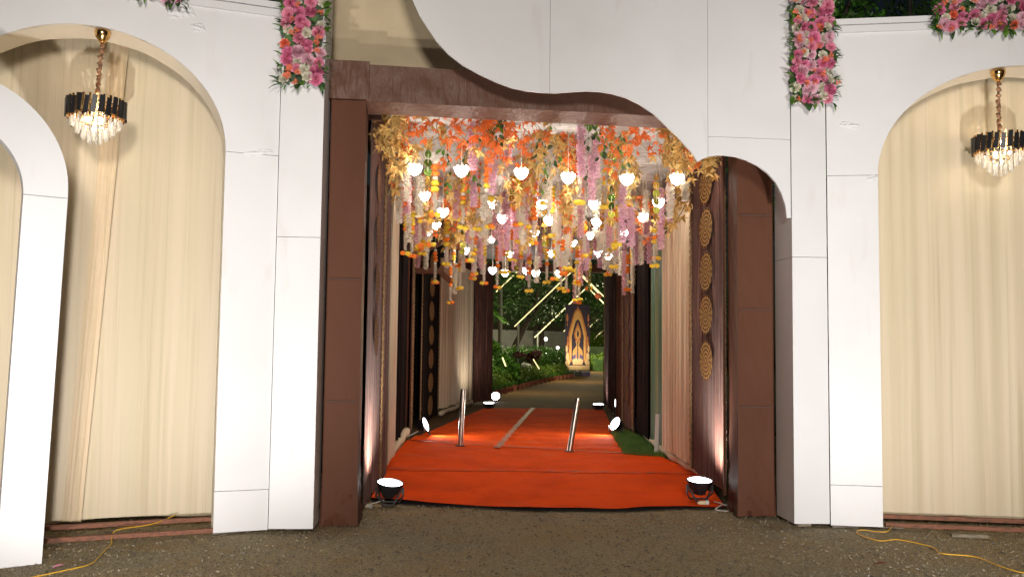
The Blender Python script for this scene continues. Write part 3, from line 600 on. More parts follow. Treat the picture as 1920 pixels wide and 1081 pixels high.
roll([(2.30, 17.8, .06), (2.36, 20.3, .06), (2.50, 23.2, .06)], .05, 'cream cloth roll under the far right drapes')

# ============================================================ BOLLARDS
def bollard(x, y, h, lx, ly, r, label, m='steel'):
    t = empty('bollard', (x, y, .03), label, 'bollard', 'steel bollards on the carpet'); top = Vector((lx, ly, h))
    MB().tube([(0, 0, .0), top*.5, top], r, 20).put('post', M[m], t, smooth=False, bevel=.002)
    MB().lathe([(.0, .012), (r*1.7, .012), (r*1.7, 0)], 20).put('base_plate', M['stone'], t)
    MB().lathe([(0, .004), (r*.8, .004), (r*.8, -.01)], 20, top).put('cap', M['greym'], t); return t
bollard(-.74, 13.45, .83, .03, .0, .040, 'upright steel bollard on the left runner')
bollard(.85, 12.9, .75, .12, .05, .040, 'steel bollard leaning right beside the clear tape')
bollard(2.08, 12.85, .55, .02, .0, .034, 'whitish steel pipe bollard by the green sheer curtain', 'wcord')

# ============================================================ FLOOD LAMPS
def lamp(loc, aim, r, power, label, size=70, stand=.11, blend=1, color=(1, .93, .86), face=None):
    t = empty('flood_lamp', loc, label, 'floodlight', 'round black LED flood lamps on the floor')
    bd = (Vector(aim)-Vector(loc)).normalized(); d = Vector(face or bd).normalized(); q = d.to_track_quat('Z', 'Y').to_matrix(); c = Vector((0, 0, stand))
    h = MB().lathe([(.0, -r*.95), (r*.45, -r*.95), (r*.55, -r*.75), (r*.80, -r*.45), (r*.93, -.01), (r*1.02, 0), (r*1.02, .02), (r*.94, .02)], 24, c, q)
    for k in range(10): a = 2*PI*k/10; p = Vector((math.cos(a)*r*.80, math.sin(a)*r*.80, -r*.55)); h.box(c+q@p, (.006, .006, r*.6), q)
    h.put('housing', M['black'], t, smooth=False)
    MB().lathe([(0, .012), (r*.94, .012)], 28, c, q).put('lens', M['lens'], t)
    b = MB(); side = Vector((1, 0, 0)) if abs(d.x) < .9 else Vector((0, 1, 0)); fw = Vector((0, 0, 1)).cross(side)
    for s in (-1, 1):
        hp = c+side*s*r*1.0-Vector((0, 0, .03)); b.tube([hp, hp*.5+side*s*r*.5, side*s*r*.62+fw*.09+Vector((0, 0, .012))], .010, 6); b.tube([hp, side*s*r*.35-fw*.09+Vector((0, 0, .012))], .010, 6)
    b.tube([side*-r*.62+fw*.09+Vector((0, 0, .012)), side*r*.62+fw*.09+Vector((0, 0, .012))], .010, 6); b.tube([side*-r*.35-fw*.09+Vector((0, 0, .012)), side*r*.35-fw*.09+Vector((0, 0, .012))], .010, 6)
    b.put('bracket', M['greym'], t)
    spot('lamp_beam', Vector(loc)+c+d*.03, Vector(loc)+c+d*.02+bd*2, power, size, blend, color, r*.6)
    return t
lamp((-1.12, 8.48, .02), (-1.42, 8.9, 2.0), .125, 260, 'lit round flood lamp at the front left corner of the carpet', 140, stand=.19, face=(.12, -.16, 1))
lamp((1.86, 8.88, .02), (2.1, 9.3, 2.0), .125, 260, 'lit round flood lamp at the front right corner of the carpet', 140, stand=.19, face=(.02, -.14, 1))
lamp((-1.42, 15.0, .03), (1.5, 13.9, .55), .125, 120, 'tilted flood lamp at left shining across the runners', 150, stand=.17, face=(1, -.22, .38))
lamp((1.82, 15.6, .03), (-1.4, 13.9, .6), .125, 120, 'tilted flood lamp at right beside the grass shining across the runners', 150, stand=.17, face=(-.75, -.42, .45))
lamp((-.53, 21.9, .02), (-.8, 22.8, 2.6), .14, 110, 'flood lamp lighting the far left velvet drape', 130, face=(0, -.12, 1))
lamp((2.13, 21.9, .02), (2.35, 22.6, 2.5), .14, 120, 'flood lamp at the far right end of the runner', 130, face=(0, -.12, 1))
lamp((-.42, 25.0, .02), (-.2, 34, 1.6), .13, 420, 'small bright lamp outside the far left exit by the hedge', 130, face=(-.2, -.9, .5))
lamp((2.62, 22.6, .02), (2.5, 20, 1.8), .11, 60, 'small lamp tucked behind the far right drape', 90)
cord('lamp_cable', [(1.98, 8.80, .03), (2.02, 8.62, .04), (1.93, 8.5, .01), (2.06, 8.42, .01), (2.12, 8.56, .01), (2.0, 8.7, .04)], .006, M['wcord'], 'white cable looped beside the front right flood lamp')
cord('lamp_cable', [(-1.18, 8.56, .05), (-1.3, 8.52, .02), (-1.38, 8.45, .01), (-1.5, 8.5, .01)], .005, M['wcord'], 'thin cable running from the front left flood lamp to the post')
cord('lamp_cable', [(-1.52, 14.9, .10), (-1.72, 14.6, .02), (-1.86, 14.2, .03), (-1.75, 13.6, .02), (-1.9, 13.0, .03)], .008, M['wcord'], 'tangled pale cables in the dark gap at left')
def plug(loc, rz, label):
    t = empty('cable_plug', loc, label, 'plug'); t.rotation_euler = (0, 0, rz)
    MB().lathe([(0, 0), (.018, 0), (.02, .02), (.016, .06), (.008, .08), (0, .08)], 12, (0, 0, .02), Matrix.Rotation(PI/2, 3, 'Y')).put('plug_body', M['roll'], t)
    MB().lathe([(0, -.03), (.022, -.03), (.022, -.001), (0, -.001)], 12, (0, 0, .022), Matrix.Rotation(PI/2, 3, 'Y')).put('socket', M['wcord'], t)
plug((-1.30, 8.40, 0), 2.6, 'pale plug and socket on the ground by the front left lamp')
plug((1.86, 8.62, .03), 3.3, 'white plug on the carpet edge by the front right lamp')

# ============================================================ CHANDELIERS
bar_me = MB().box((0, 0, 0), (.034, .012, .135)).mesh('bar'); bar_me.materials.append(M['black'])
tip_me = MB().box((0, 0, 0), (.014, .014, .17)).mesh('gold_rod'); tip_me.materials.append(M['gold'])
def crystal_mesh(h, w):
    v = [(0, 0, 0)]; n = 6
    for (r, z) in ((w*.6, -.008), (w, -.02), (w, -h+.015)):
        for k in range(n): v.append((r*math.cos(2*PI*k/n), r*.7*math.sin(2*PI*k/n), z))
    v.append((0, 0, -h)); f = [(0, 1+(k+1) % n, 1+k) for k in range(n)]
    for j in range(2):
        for k in range(n): f.append((1+j*n+k, 1+j*n+(k+1) % n, 1+(j+1)*n+(k+1) % n, 1+(j+1)*n+k))
    f += [(1+2*n+k, 1+2*n+(k+1) % n, 3*n+1) for k in range(n)]
    me = pyd('crystal', v, f); me.materials.append(M['crystal']); return me
cr_me = crystal_mesh(.105, .013)
def chandelier(top, body, label, power):
    t = empty('chandelier', body, label, 'chandelier', 'black and crystal chandeliers in the arches'); T = Vector(top)-Vector(body)
    MB().lathe([(0, .0), (.055, .0), (.062, -.012), (.052, -.05), (.028, -.085), (.012, -.1), (0, -.1)], 20, T).put('ceiling_cap', M['gold'], t, smooth=True)
    pts = [T+Vector((0, 0, -.1)).lerp(-T+Vector((0, 0, .11)), 0)]; a = T+Vector((0, 0, -.1)); b = Vector((0, 0, .10)); out = []
    for k in range(25): out.append(a.lerp(b, k/24)+Vector((.008*math.sin(k*1.9), .006*math.cos(k*1.3), 0)))
    MB().tube(out, [.017+.006*math.sin(k*2.2) for k in range(25)], 8).put('chain_sleeve', M['sleeve'], t, smooth=True)
    R = .215; n = 26
    for k in range(n):
        a = 2*PI*k/n; rot = Euler((0, .0, a+PI/2)).to_matrix()
        link('bar', bar_me, None, t, loc=(R*math.cos(a), R*math.sin(a), .01*math.sin(k*2.4)), rot=(0, .10, a+PI/2))
        link('gold_rod', tip_me, None, t, loc=((R-.016)*math.cos(a+.1), (R-.016)*math.sin(a+.1), .0), rot=(0, 0, a+PI/2))
    fr = MB()
    for (r, z) in ((.205, .02), (.205, -.055), (.15, -.08), (.09, -.14)):
        fr.tube([(r*math.cos(2*PI*k/28), r*math.sin(2*PI*k/28), z) for k in range(29)], .006, 6, False)
    for k in range(3): a = 2*PI*k/3; fr.bar((-.2*math.cos(a), -.2*math.sin(a), .03), (.2*math.cos(a), .2*math.sin(a), .03), .008)
    fr.put('ring_frame', M['gold'], t, smooth=True)
    for (r, z, n) in ((.18, -.055, 24), (.135, -.09, 18), (.09, -.135, 12), (.045, -.165, 7)):
        for k in range(n): a = 2*PI*k/n; link('crystal', cr_me, None, t, loc=(r*math.cos(a), r*math.sin(a), z), rot=(0, 0, a), scale=(1, 1, 1.0 if r < .17 else .85))
    for (x, y, z) in ((0, 0, .03), (.06, -.05, -.08), (-.06, -.04, -.08), (0, .07, -.08), (0, -.02, -.15)):
        MB().lathe([(0, -.02), (.011, -.012), (.014, 0), (.008, .015), (0, .02)], 10, (x, y, z)).put('bulb', M['bulb'], t, smooth=True)
    l = bpy.data.lights.new('bulb_light', 'POINT'); l.energy = power; l.color = (1, .85, .62); l.shadow_soft_size = .05
    lo = bpy.data.objects.new('bulb_light', l); COL.objects.link(lo); lo.location = Vector(body)+Vector((0, 0, -.02))
c1 = WL.p(1.36, 3.925, -.06); b1 = WL.p(1.385, 3.30, -.08)
chandelier(c1, b1, 'crystal chandelier with black bars hanging in the left arch', 5)
c2 = WR.p(1.45, 3.935, -.06); b2 = WR.p(1.455, 3.29, -.08)
chandelier(c2, b2, 'crystal chandelier with black bars hanging in the right arch', 5)

# ============================================================ FLOWER PANELS ON THE FACADE
def rose_mesh(m, seed):
    rn = random.Random(seed); mb = MB()
    for (n, r, h, op) in ((3, .28, .85, .0), (4, .5, .82, .12), (5, .72, .74, .3), (6, .92, .60, .6), (7, 1.06, .38, .95)):
        ph = rn.random()*6
        for k in range(n):
            a = ph+2*PI*k/n; w = 2.9/n; v = []
            for j in range(4):
                t = j/3
                for i in range(4):
                    s = (i/3-.5); aa = a+s*w*2*(.35+.65*math.sin(PI*(.15+.75*t))); rr = r*(.25+.75*math.sin(PI*.5*min(1, t*1.25)))*(1-.10*abs(s)*2)*(1+.12*op*t); z = h*t**.9-(.22*op*t*t*t)
                    v.append((rr*math.cos(aa), rr*math.sin(aa), z+.05*rn.random()))
            mb.add(v, [(j*4+i, j*4+i+1, j*4+i+5, j*4+i+4) for j in range(3) for i in range(3)])
    me = mb.mesh('blossom', True); me.materials.append(m); return me
def mum_mesh(m, seed, n=90, name='blossom'):
    rn = random.Random(seed); mb = MB()
    for k in range(n):
        th = math.acos(1-(k+.5)/n*1.15); ph = k*2.39996; d = Vector((math.sin(th)*math.cos(ph), math.sin(th)*math.sin(ph), math.cos(th)*.95))
        u = d.cross(Vector((.3, .2, 1))).normalized()*.13; L = rn.uniform(.8, 1.08); c = Vector((rn.uniform(-.05, .05),)*3)
        mb.add([d*.25-u*.4, d*.25+u*.4, d*L*.8+u*1.1, d*L*.8-u*1.1, d*L+c], [(0, 1, 2, 3), (3, 2, 4)])
    me = mb.mesh(name); me.materials.append(m); return me
def ball_mesh(m, name='marigold', seed=0):
    rn = random.Random(seed); bm = bmesh.new(); bmesh.ops.create_icosphere(bm, subdivisions=3, radius=1)
    for v_ in bm.verts: v_.co *= 1+rn.uniform(-.17, .08); v_.co.z *= .78
    me = bpy.data.meshes.new(name); bm.to_mesh(me); bm.free(); me.materials.append(m); return me
def blade_leaf(m, name='leaf', L=1, w=.2, n=4):
    v = []; f = []
    for j in range(n+1):
        t = j/n; ww = w*math.sin(PI*min(1, .12+.88*t))**.8*(1 if j < n else 0)
        for s in (-1, 0, 1): v.append((ww*s, L*t, .22*L*t*(1-t)*2-.05*abs(s)*w*3-.15*t*t))
    for j in range(n):
        for s in (0, 1): k = j*3+s; f.append((k, k+1, k+4, k+3))
    me = pyd(name, v, f, True); me.materials.append(m); return me
def sprig_mesh(m, seed):
    rn = random.Random(seed); mb = MB()
    for k in range(7):
        c = Vector((rn.uniform(-.6, .6), rn.uniform(-.6, .6), rn.uniform(.2, .9)))
        for j in range(5):
            a = 2*PI*j/5+rn.random(); d = Vector((math.cos(a), math.sin(a), .5)); u = Vector((-math.sin(a), math.cos(a), 0))*.14
            mb.add([c-u*.3, c+d*.25-u, c+d*.38, c+d*.25+u], [(0, 1, 2, 3)])
    me = mb.mesh('blossom'); me.materials.append(m); return me
BL = {'ivory': [rose_mesh(M['ivory'], 1), rose_mesh(M['ivory'], 2)], 'rose': [rose_mesh(M['pink'], 3), rose_mesh(M['hot'], 4)], 'mum': [mum_mesh(M['pink'], 5), mum_mesh(M['hot'], 6), mum_mesh(M['lilac'], 7)], 'coral': [sprig_mesh(M['coral'], 8), rose_mesh(M['coral'], 9)]}
LF = [blade_leaf(M['grleaf'], w=.10), blade_leaf(M['dkleaf'], w=.24), blade_leaf(M['grleaf'], w=.22)]
def flower_panel(pl, u0, u1, z0, z1, label, seed, slope=0, bott=0):
    rn = random.Random(seed); t = empty('flower_arrangement', (0, 0, 0), label, 'flower panel', 'artificial flower panels on the white facade')
    slab('backing', pl, [(u0+.02, z0+.03), (u1-.02, z0+.03+bott), (u1-.02, z1), (u0+.02, z1)], .03, M['dkleaf'], t, off=.034)
    base = pl.n.to_track_quat('Z', 'Y')
    def place(nm, me, u, z, off, s, tilt=.5):
        q = base @ Euler((rn.uniform(-tilt, tilt), rn.uniform(-tilt, tilt), rn.uniform(0, 6.28))).to_quaternion()
        o = link(nm, me, None, t, loc=pl.p(u, z, off), scale=s); o.rotation_mode = 'QUATERNION'; o.rotation_quaternion = q
    st = .078; nu = max(2, round((u1-u0)/st)); nz = max(2, round((z1-z0)/st))
    last = None
    for j in range(nz):
        for i in range(nu):
            u = u0+(u1-u0)*(i+.5+rn.uniform(-.3, .3))/nu; z = z0+bott*(i/nu)+(z1-z0)*(j+.5+rn.uniform(-.3, .3))/nz
            kind = rn.choices(['ivory', 'rose', 'mum', 'coral'], [5.2, 1.8, 3.6, 1.1])[0]
            if kind == last and kind != 'mum': kind = 'mum'
            last = kind; s = {'ivory': .043, 'rose': .050, 'mum': .060, 'coral': .036}[kind]*rn.uniform(.85, 1.15)
            place('blossom', rn.choice(BL[kind]), u, z, rn.uniform(.035, .07), s)
            if rn.random() < .33: place('blossom', BL['coral'][0], u+rn.uniform(-.05, .05), z+rn.uniform(-.05, .05), .09, .034)
    nleaf = int(nu*nz*2.4)
    for k in range(nleaf):
        e = rn.random() < .55
        if e: s_ = rn.random(); u, z = [(u0, z0+s_*(z1-z0)), (u1, z0+bott+s_*(z1-z0)), (u0+s_*(u1-u0), z0+bott*s_)][rn.randrange(3)]
        else: u = rn.uniform(u0, u1); z = rn.uniform(z0+bott, z1)
        d = pl.d*((u-(u0+u1)/2)/(u1-u0)+rn.uniform(-.6, .6))+Vector((0, 0, rn.uniform(-1, .7)))+pl.n*rn.uniform(.2, .9); d.normalize()
        q = d.to_track_quat('Y', 'Z'); me = rn.choice(LF if e else LF[:2]); L = rn.uniform(.06, .11)
        o = link('leaf', me, None, t, loc=pl.p(u, z, .04), scale=L); o.rotation_mode = 'QUATERNION'; o.rotation_quaternion = q
    return t
flower_panel(Plane((-1.95, 7.245), (-1.55, 7.275)), .035, .375, 3.62, 4.66, 'pink, white and coral flower panel on the left column', 3)
flower_panel(Plane((2.42, 7.715), (2.74, 7.735)), .0, .36, 3.66, 4.80, 'pink, white and coral flower panel on the right column', 4)
flower_panel(WR, .93, 2.6, 4.27, 4.72, 'horizontal pink and white flower panel on top of the right wing', 5, bott=-.02)
flower_panel(WL, .78, 1.15, 4.19, 4.6, 'small flower panel on top of the left wing, mostly out of view', 6)

# ============================================================ HANGING FLOWERS UNDER THE CEILING
ZC = 3.76
def maple(m, seed):
    rn = random.Random(seed); out = [(0, -.05)]
    tips = [(-115, .62), (-60, .9), (0, 1.05), (60, .9), (115, .62)]; pts = []
    for k, (a, r) in enumerate(tips):
        for (da, rr) in ((-22, .42), (-13, .70), (-8, .68), (0, 1), (8, .68), (13, .70), (22, .42)):
            A = math.radians(a+da*1.15); q = r*rr*rn.uniform(.93, 1.07); pts.append((q*math.sin(A), q*math.cos(A)))
    v = [(0, 0, 0)]+[(x, y, -.28*(x*x+y*y)+.10*math.sin(5*math.atan2(x, y))) for x, y in [(0, -.06)]+pts]
    n = len(v)-1; f = [(0, i+1, (i+1) % n+1) for i in range(n)]
    me = pyd('leaf', v, f); me.materials.append(m); return me
MPg = [maple(M['goldleaf'], k) for k in range(3)]; MPo = [maple(M['orleaf'], k+5) for k in range(3)]
oval = [blade_leaf(M['grleaf'], w=.28), blade_leaf(M['dkleaf'], w=.3)]
MGO = ball_mesh(M['marigoldO'], seed=1); MGY = ball_mesh(M['marigoldY'], seed=2)
sp_me = MB().lathe([(0, -.5), (.62, -.5), (.7, 0), (.62, .5), (0, .5)], 10).mesh('spacer', False); sp_me.materials.append(M['jasmine'])
def disc_mesh(m):
    me = MB().lathe([(0, -.05), (.96, -.05), (1, 0), (.96, .05), (0, .05)], 24, (0, 0, 0), Matrix.Rotation(PI/2, 3, 'X')).mesh('disc', False); me.materials.append(m); return me
DG = [disc_mesh(M['glowG']), disc_mesh(M['olive']), disc_mesh(M['discG'])]
def fuzzy_mesh(name, m, L, r, dens, seed):
    n = int(L*dens); rn = np.random.RandomState(seed); z = -rn.rand(n)*L; th = rn.rand(n)*6.28; rr = r*rn.uniform(.25, 1, n)*(1-.25*(z/-L)); c = np.stack([rr*np.cos(th), rr*np.sin(th), z], 1)
    v = []; f = []
    for k in range(4):
        d = rn.normal(size=(n, 3)); d /= np.linalg.norm(d, axis=1)[:, None]; u = np.cross(d, rn.normal(size=(n, 3))); u /= np.linalg.norm(u, axis=1)[:, None]
        s = r*.42; q = np.stack([c, c+d*s*.6+u*s*.35, c+d*s*1.15, c+d*s*.6-u*s*.35], 1); v.append(q)
    V = np.concatenate(v).reshape(-1, 3); me = pyd(name, V, np.arange(len(V)).reshape(-1, 4)); me.materials.append(m); return me
FZ = {}
for nm, m, r, dn in (('lilac', 'lilac', .050, 620), ('pinkf', 'rosy', .045, 520), ('jas', 'jasmine', .043, 520)):
    for i in range(4): FZ[nm, i] = fuzzy_mesh('blossoms', M[m], 1.0, r, dn, hash((nm == 'lilac', i)) % 999+i)
str_me = MB().tube([(0, 0, 0), (0, 0, -1)], .003, 5).mesh('string'); str_me.materials.append(M['string'])
HANG = []   # (type, y, x, object, description)
def fuzzy(x, y, z1, z0, kind):
    t = empty('flower_garland', (x, y, ZC+.03)); rn = random.Random(int(x*977+y*131)); L = z1-z0
    link('string', str_me, None, t, scale=(1, 1, ZC+.03-z0))
    b = link('blossoms', FZ[kind, rn.randrange(4)], None, t, loc=(0, 0, z1-ZC-.03), scale=(1, 1, L), rot=(rn.uniform(-.03, .03), rn.uniform(-.03, .03), rn.random()*6)); b['kind'] = 'stuff'
    HANG.append(({'lilac': 'pale pink blossom', 'pinkf': 'deeper pink blossom', 'jas': 'white jasmine'}[kind], y, x, t))
def marigold(x, y, z1, z0, pat, r=.036, tail=True):
    t = empty('marigold_garland', (x, y, ZC+.03)); rn = random.Random(int(x*577+y*331)); link('string', str_me, None, t, scale=(1, 1, ZC+.03-z0)); z = z1-ZC-.03; i = 0; zb = z0-ZC-.03
    while z > zb+(.30 if tail else .02):
        c = pat[i % len(pat)]; i += 1
        if c == 'w': z -= .018; link('spacer', sp_me, None, t, loc=(0, 0, z), scale=(r*.9, r*.9, r*.8)); z -= .018; continue
        z -= r*.72; link('marigold', MGO if c == 'o' else MGY, None, t, loc=(rn.uniform(-.004, .004), 0, z), scale=r, rot=(0, 0, rn.random()*6)); z -= r*.72
    if tail:
        b = link('jasmine_tassel', FZ['jas', rn.randrange(4)], None, t, loc=(0, 0, z), scale=(.55, .55, max(.08, z-zb-.05))); b['kind'] = 'stuff'
        for k in range(rn.choice((2, 3))): a = k*2.3+rn.random(); link('marigold', MGY if rn.random() < .75 else MGO, None, t, loc=(.032*math.cos(a), .032*math.sin(a), zb+.02*rn.random()), scale=.038)
    HANG.append(('marigold', y, x, t))
def discs(x, y, z1, z0, cols, r=.042):
    t = empty('mirror_disc_string', (x, y, ZC+.03)); rn = random.Random(int(x*77+y*31)); link('string', str_me, None, t, scale=(1, 1, ZC+.03-z0)); z = z1-ZC-.03; i = 0
    while z > z0-ZC-.03: link('disc', DG[cols[i % len(cols)]], None, t, loc=(0, 0, z-r), scale=r, rot=(rn.uniform(-.3, .3), 0, rn.uniform(-1.1, 1.1))); z -= r*2.1; i += 1
    HANG.append(('mirror disc', y, x, t))
def vine(x, y, z1, L, meshes, s, n, kind, spread=.10, seed=0):
    rn = random.Random(seed*17+int(x*100)); t = empty({'gold leaf': 'gold_leaf_vine', 'orange leaf': 'orange_leaf_vine', 'green leaf': 'green_leaf_vine'}[kind], (x, y, ZC+.03)); z1 -= ZC+.03
    pts = [Vector((0, 0, 0))]+[Vector((spread*.5*math.sin(k*1.3+seed), spread*.5*math.cos(k*1.1+seed), z1-L*k/6)) for k in range(7)]
    MB().tube(pts, .004, 5).put('stem', M['stem'], t)
    for k in range(n):
        p = pts[1].lerp(pts[-1], (k+.5)/n) if False else pts[1+min(5, int(k/n*6))].lerp(pts[2+min(5, int(k/n*6))], rn.random()); a = rn.random()*6.28
        off = Vector((math.cos(a), math.sin(a), rn.uniform(-.6, .3)))*spread*rn.uniform(.3, 1)
        d = (off.normalized()+Vector((0, 0, -.9))).normalized(); q = d.to_track_quat('Y', 'Z')
        o = link('leaf', rn.choice(meshes), None, t, loc=p+off*.5, scale=s*rn.uniform(.7, 1.25)); o.rotation_mode = 'QUATERNION'; o.rotation_quaternion = q @ Euler((rn.uniform(-.6, .6), rn.uniform(-1.2, 1.2), 0)).to_quaternion()
    HANG.append((kind, y, x, t))
# --- the ones that show most in the photograph
def Yx(px, Y): return (px-960)/1680*Y*1.0-.012*0+(.0)      # metres across at depth Y for a bearing
def zat(py, Y): return 1.5+(651-py)/1680*Y
for (px, Y, a, b, k) in ((883, 8.9, 222, 318, 'lilac'), (948, 9.2, 222, 305, 'lilac'), (922, 9.0, 262, 362, 'lilac'), (1088, 8.9, 222, 328, 'lilac'), (1117, 9.3, 236, 330, 'lilac'), (1108, 9.3, 285, 372, 'lilac'), (1167, 9.8, 342, 452, 'lilac'), (1183, 10.0, 385, 460, 'lilac'), (1212, 10.2, 412, 438, 'pinkf'),
        (853, 10.2, 345, 412, 'pinkf'), (943, 10.8, 358, 402, 'pinkf'), (972, 11.0, 380, 425, 'pinkf'), (938, 12.2, 418, 490, 'pinkf'), (897, 13.2, 432, 470, 'pinkf'), (1012, 13.6, 450, 500, 'pinkf'), (1068, 12.2, 345, 452, 'pinkf'), (1098, 12.6, 430, 505, 'lilac'), (1118, 12.8, 430, 480, 'pinkf'), (1055, 13.0, 455, 500, 'lilac'), (1126, 13.4, 470, 500, 'lilac'), (990, 13.8, 470, 525, 'lilac'), (1102, 13.6, 490, 525, 'pinkf'),
        (757, 8.9, 300, 378, 'jas'), (785, 9.1, 330, 408, 'jas'), (1029, 9.5, 290, 388, 'jas'), (1052, 9.6, 270, 320, 'jas'), (1078, 9.6, 330, 372, 'jas'), (1122, 9.9, 320, 385, 'jas'), (1140, 9.6, 290, 345, 'jas'), (1258, 9.0, 345, 405, 'jas'), (1285, 9.0, 335, 372, 'jas'), (905, 12.6, 480, 515, 'jas'), (866, 13, 420, 470, 'jas'),
        (985, 12.4, 410, 475, 'jas'), (1045, 12.2, 385, 500, 'jas'), (1060, 11.8, 370, 430, 'jas'), (1095, 11.8, 345, 400, 'jas'), (1124, 11.9, 430, 470, 'jas'), (888, 13.0, 430, 510, 'jas'), (1006, 12, 480, 530, 'jas'), (930, 10.6, 350, 400, 'jas'), (845, 11, 330, 380, 'jas'), (1145, 13.0, 470, 510, 'jas')):
    fuzzy(Yx(px, Y), Y, zat(a, Y), zat(b, Y), k)
for (px, Y, a, b, pat, r) in ((914, 8.7, 205, 262, 'o', .042), (812, 9.0, 300, 405, 'woowyyyywo', .044), (911, 9.1, 290, 360, 'wooooyw', .042), (1000, 11.0, 345, 455, 'oywooooo', .040), (1086, 9.2, 328, 378, 'ooowy', .046), (836, 12.5, 405, 498, 'yyyywo', .046), (889, 12.8, 428, 516, 'oooowy', .042), (932, 13.4, 460, 540, 'oooow', .042), (943, 13.0, 430, 512, 'oyyyyo', .038), (1152, 12.0, 420, 500, 'wyyo', .045),
        (1082, 13.0, 455, 530, 'wyoo', .040), (992, 13.6, 470, 545, 'wooy', .040), (1062, 13.4, 500, 546, 'yoy', .040), (1105, 13.6, 470, 540, 'yowy', .040), (806, 11.0, 395, 460, 'ywy', .045), (918, 10.3, 360, 425, 'wyw', .050), (1092, 10.8, 400, 425, 'y', .048), (866, 14, 440, 492, 'oyw', .040), (950, 14.2, 440, 512, 'yyoy', .04), (1025, 14, 440, 530, 'oyyw', .04), (1040, 12.4, 440, 522, 'yyow', .04), (1145, 13.5, 400, 470, 'yoyy', .042), (1020, 10.8, 330, 380, 'oo', .04), (1175, 10.3, 330, 380, 'oyw', .042)):
    marigold(Yx(px, Y), Y, zat(a, Y), zat(b, Y), pat, r, tail=b > 372)
for (px, Y, a, b, c) in ((798, 8.8, 263, 335, (2, 0, 0, 0)), (1145, 9.1, 245, 312, (2, 2, 2)), (1146, 9.4, 328, 420, (2, 0, 0, 0, 1)), (1231, 9.6, 320, 412, (2, 2, 1, 1, 1)), (866, 12.0, 405, 470, (2, 1, 1)), (1020, 12.2, 390, 470, (2, 1)), (1105, 13.0, 500, 540, (1, 1)), (968, 13.2, 440, 500, (2, 1)), (1128, 11.4, 350, 420, (2, 2)), (958, 11.5, 300, 380, (2, 1, 2)), (1262, 9.2, 262, 300, (1, 2))):
    discs(Yx(px, Y), Y, zat(a, Y), zat(b, Y), c)
LOT = [(-0.97, 8.71, 3.23), (-0.51, 8.71, 3.22), (0.08, 9.05, 3.27), (0.56, 9.05, 3.23), (1.16, 9.05, 3.22), (1.67, 9.05, 3.23), (-1.07, 10.69, 3.30), (-0.88, 11.20, 3.18), (-0.27, 11.84, 3.40), (-0.14, 11.76, 3.19), (0.37, 11.20, 3.30), (0.48, 11.76, 3.17), (0.98, 10.69, 3.22), (1.11, 11.76, 3.16), (1.72, 11.76, 3.23), (1.13, 13.07, 3.15), (1.78, 14.25, 3.34), (0.99, 14.70, 3.22), (0.35, 14.25, 3.32), (1.75, 10.69, 3.25), (-1.19, 13.84, 3.37), (-1.38, 14.60, 3.37), (0.26, 15.0, 3.26), (-0.04, 15.1, 3.08), (-0.78, 15.0, 3.11), (-0.51, 14.70, 3.41), (-0.36, 15.1, 3.32), (1.44, 15.0, 3.09), (0.24, 15.1, 2.79), (0.40, 15.2, 2.76), (0.80, 15.2, 2.76), (-0.33, 15.1, 2.79), (-0.12, 15.1, 2.75), (0.64, 14.70, 3.05), (1.58, 14.70, 3.01)]
rv = random.Random(77); sd = 0
def inner(): # a point under the front half of the ceiling, not right before a lamp
    while True:
        y = 8.35+6.2*rv.random()**1.15; x = rv.uniform(-1.25-.05*(y-8.4), 1.98)
        if not any(y < l[1]+.1 and y > l[1]-2.6 and abs(x*l[1]/y-l[0]) < .15 for l in LOT): return x, y
for k in range(62):
    x, y = inner(); sd += 1; vine(x, y, ZC-(rv.uniform(0, .3) if y > 9.8 else 0), rv.uniform(.35, .75), MPg, .085, 16, 'gold leaf', .14, sd)
for (x, y) in ((-1.24, 8.35), (-1.2, 8.6), (-1.15, 8.9), (-1.05, 8.6), (-.8, 8.5), (1.55, 8.55), (1.7, 8.6), (1.82, 8.65), (1.95, 8.9), (1.65, 8.8), (1.9, 8.65), (1.5, 8.7), (1.75, 9.2)):
    sd += 1; vine(x, y, ZC, rv.uniform(.35, .62), MPg, .085, 16, 'gold leaf', .17, sd)
for k in range(60):
    x, y = inner(); sd += 1; vine(x, y, ZC-(rv.uniform(0, .3) if y > 9.8 else 0), rv.uniform(.30, .65), MPo, .062, 16, 'orange leaf', .11, sd)
for (px, y) in ((760, 8.5), (790, 8.5), (840, 8.6), (860, 8.6), (960, 8.6), (985, 8.7), (1140, 8.7), (1190, 8.8), (1210, 8.8), (1240, 8.8), (1175, 9.0)):
    sd += 1; vine(Yx(px, y), y, ZC, .3, MPo, .062, 13, 'orange leaf', .11, sd)
for (px, y, L) in ((1035, 8.7, .5), (1110, 8.8, .2), (1130, 8.9, .35), (930, 8.6, .28), (1012, 9.4, .45), (1160, 9.2, .4), (880, 9.6, .6), (835, 9.6, .6), (1020, 9.6, .6), (900, 11.6, .8), (1080, 11.4, .6), (1095, 9.6, .4), (1050, 12.5, .8)):
    sd += 1; vine(Yx(px, y), y, ZC, L, oval, .065, 22, 'green leaf', .09, sd)
for k in range(80):
    x, y = inner(); y = max(y, 9.6)+rv.uniform(0, 2.2); z0 = 2.95-.09*(y-9)+rv.uniform(-.1, .4); fuzzy(x, y, min(ZC, z0+rv.uniform(.5, .8)), z0, rv.choice(['lilac', 'pinkf', 'jas', 'jas', 'jas']))
for k in range(46):
    x, y = inner(); y = max(y, 10)+rv.uniform(0, 2.5); z0 = 2.85-.09*(y-9)+rv.uniform(-.1, .35); marigold(x, y, z0+rv.uniform(.4, .7), z0, rv.choice(['oowyy', 'yyyo', 'wooo', 'ywoy']), .036)
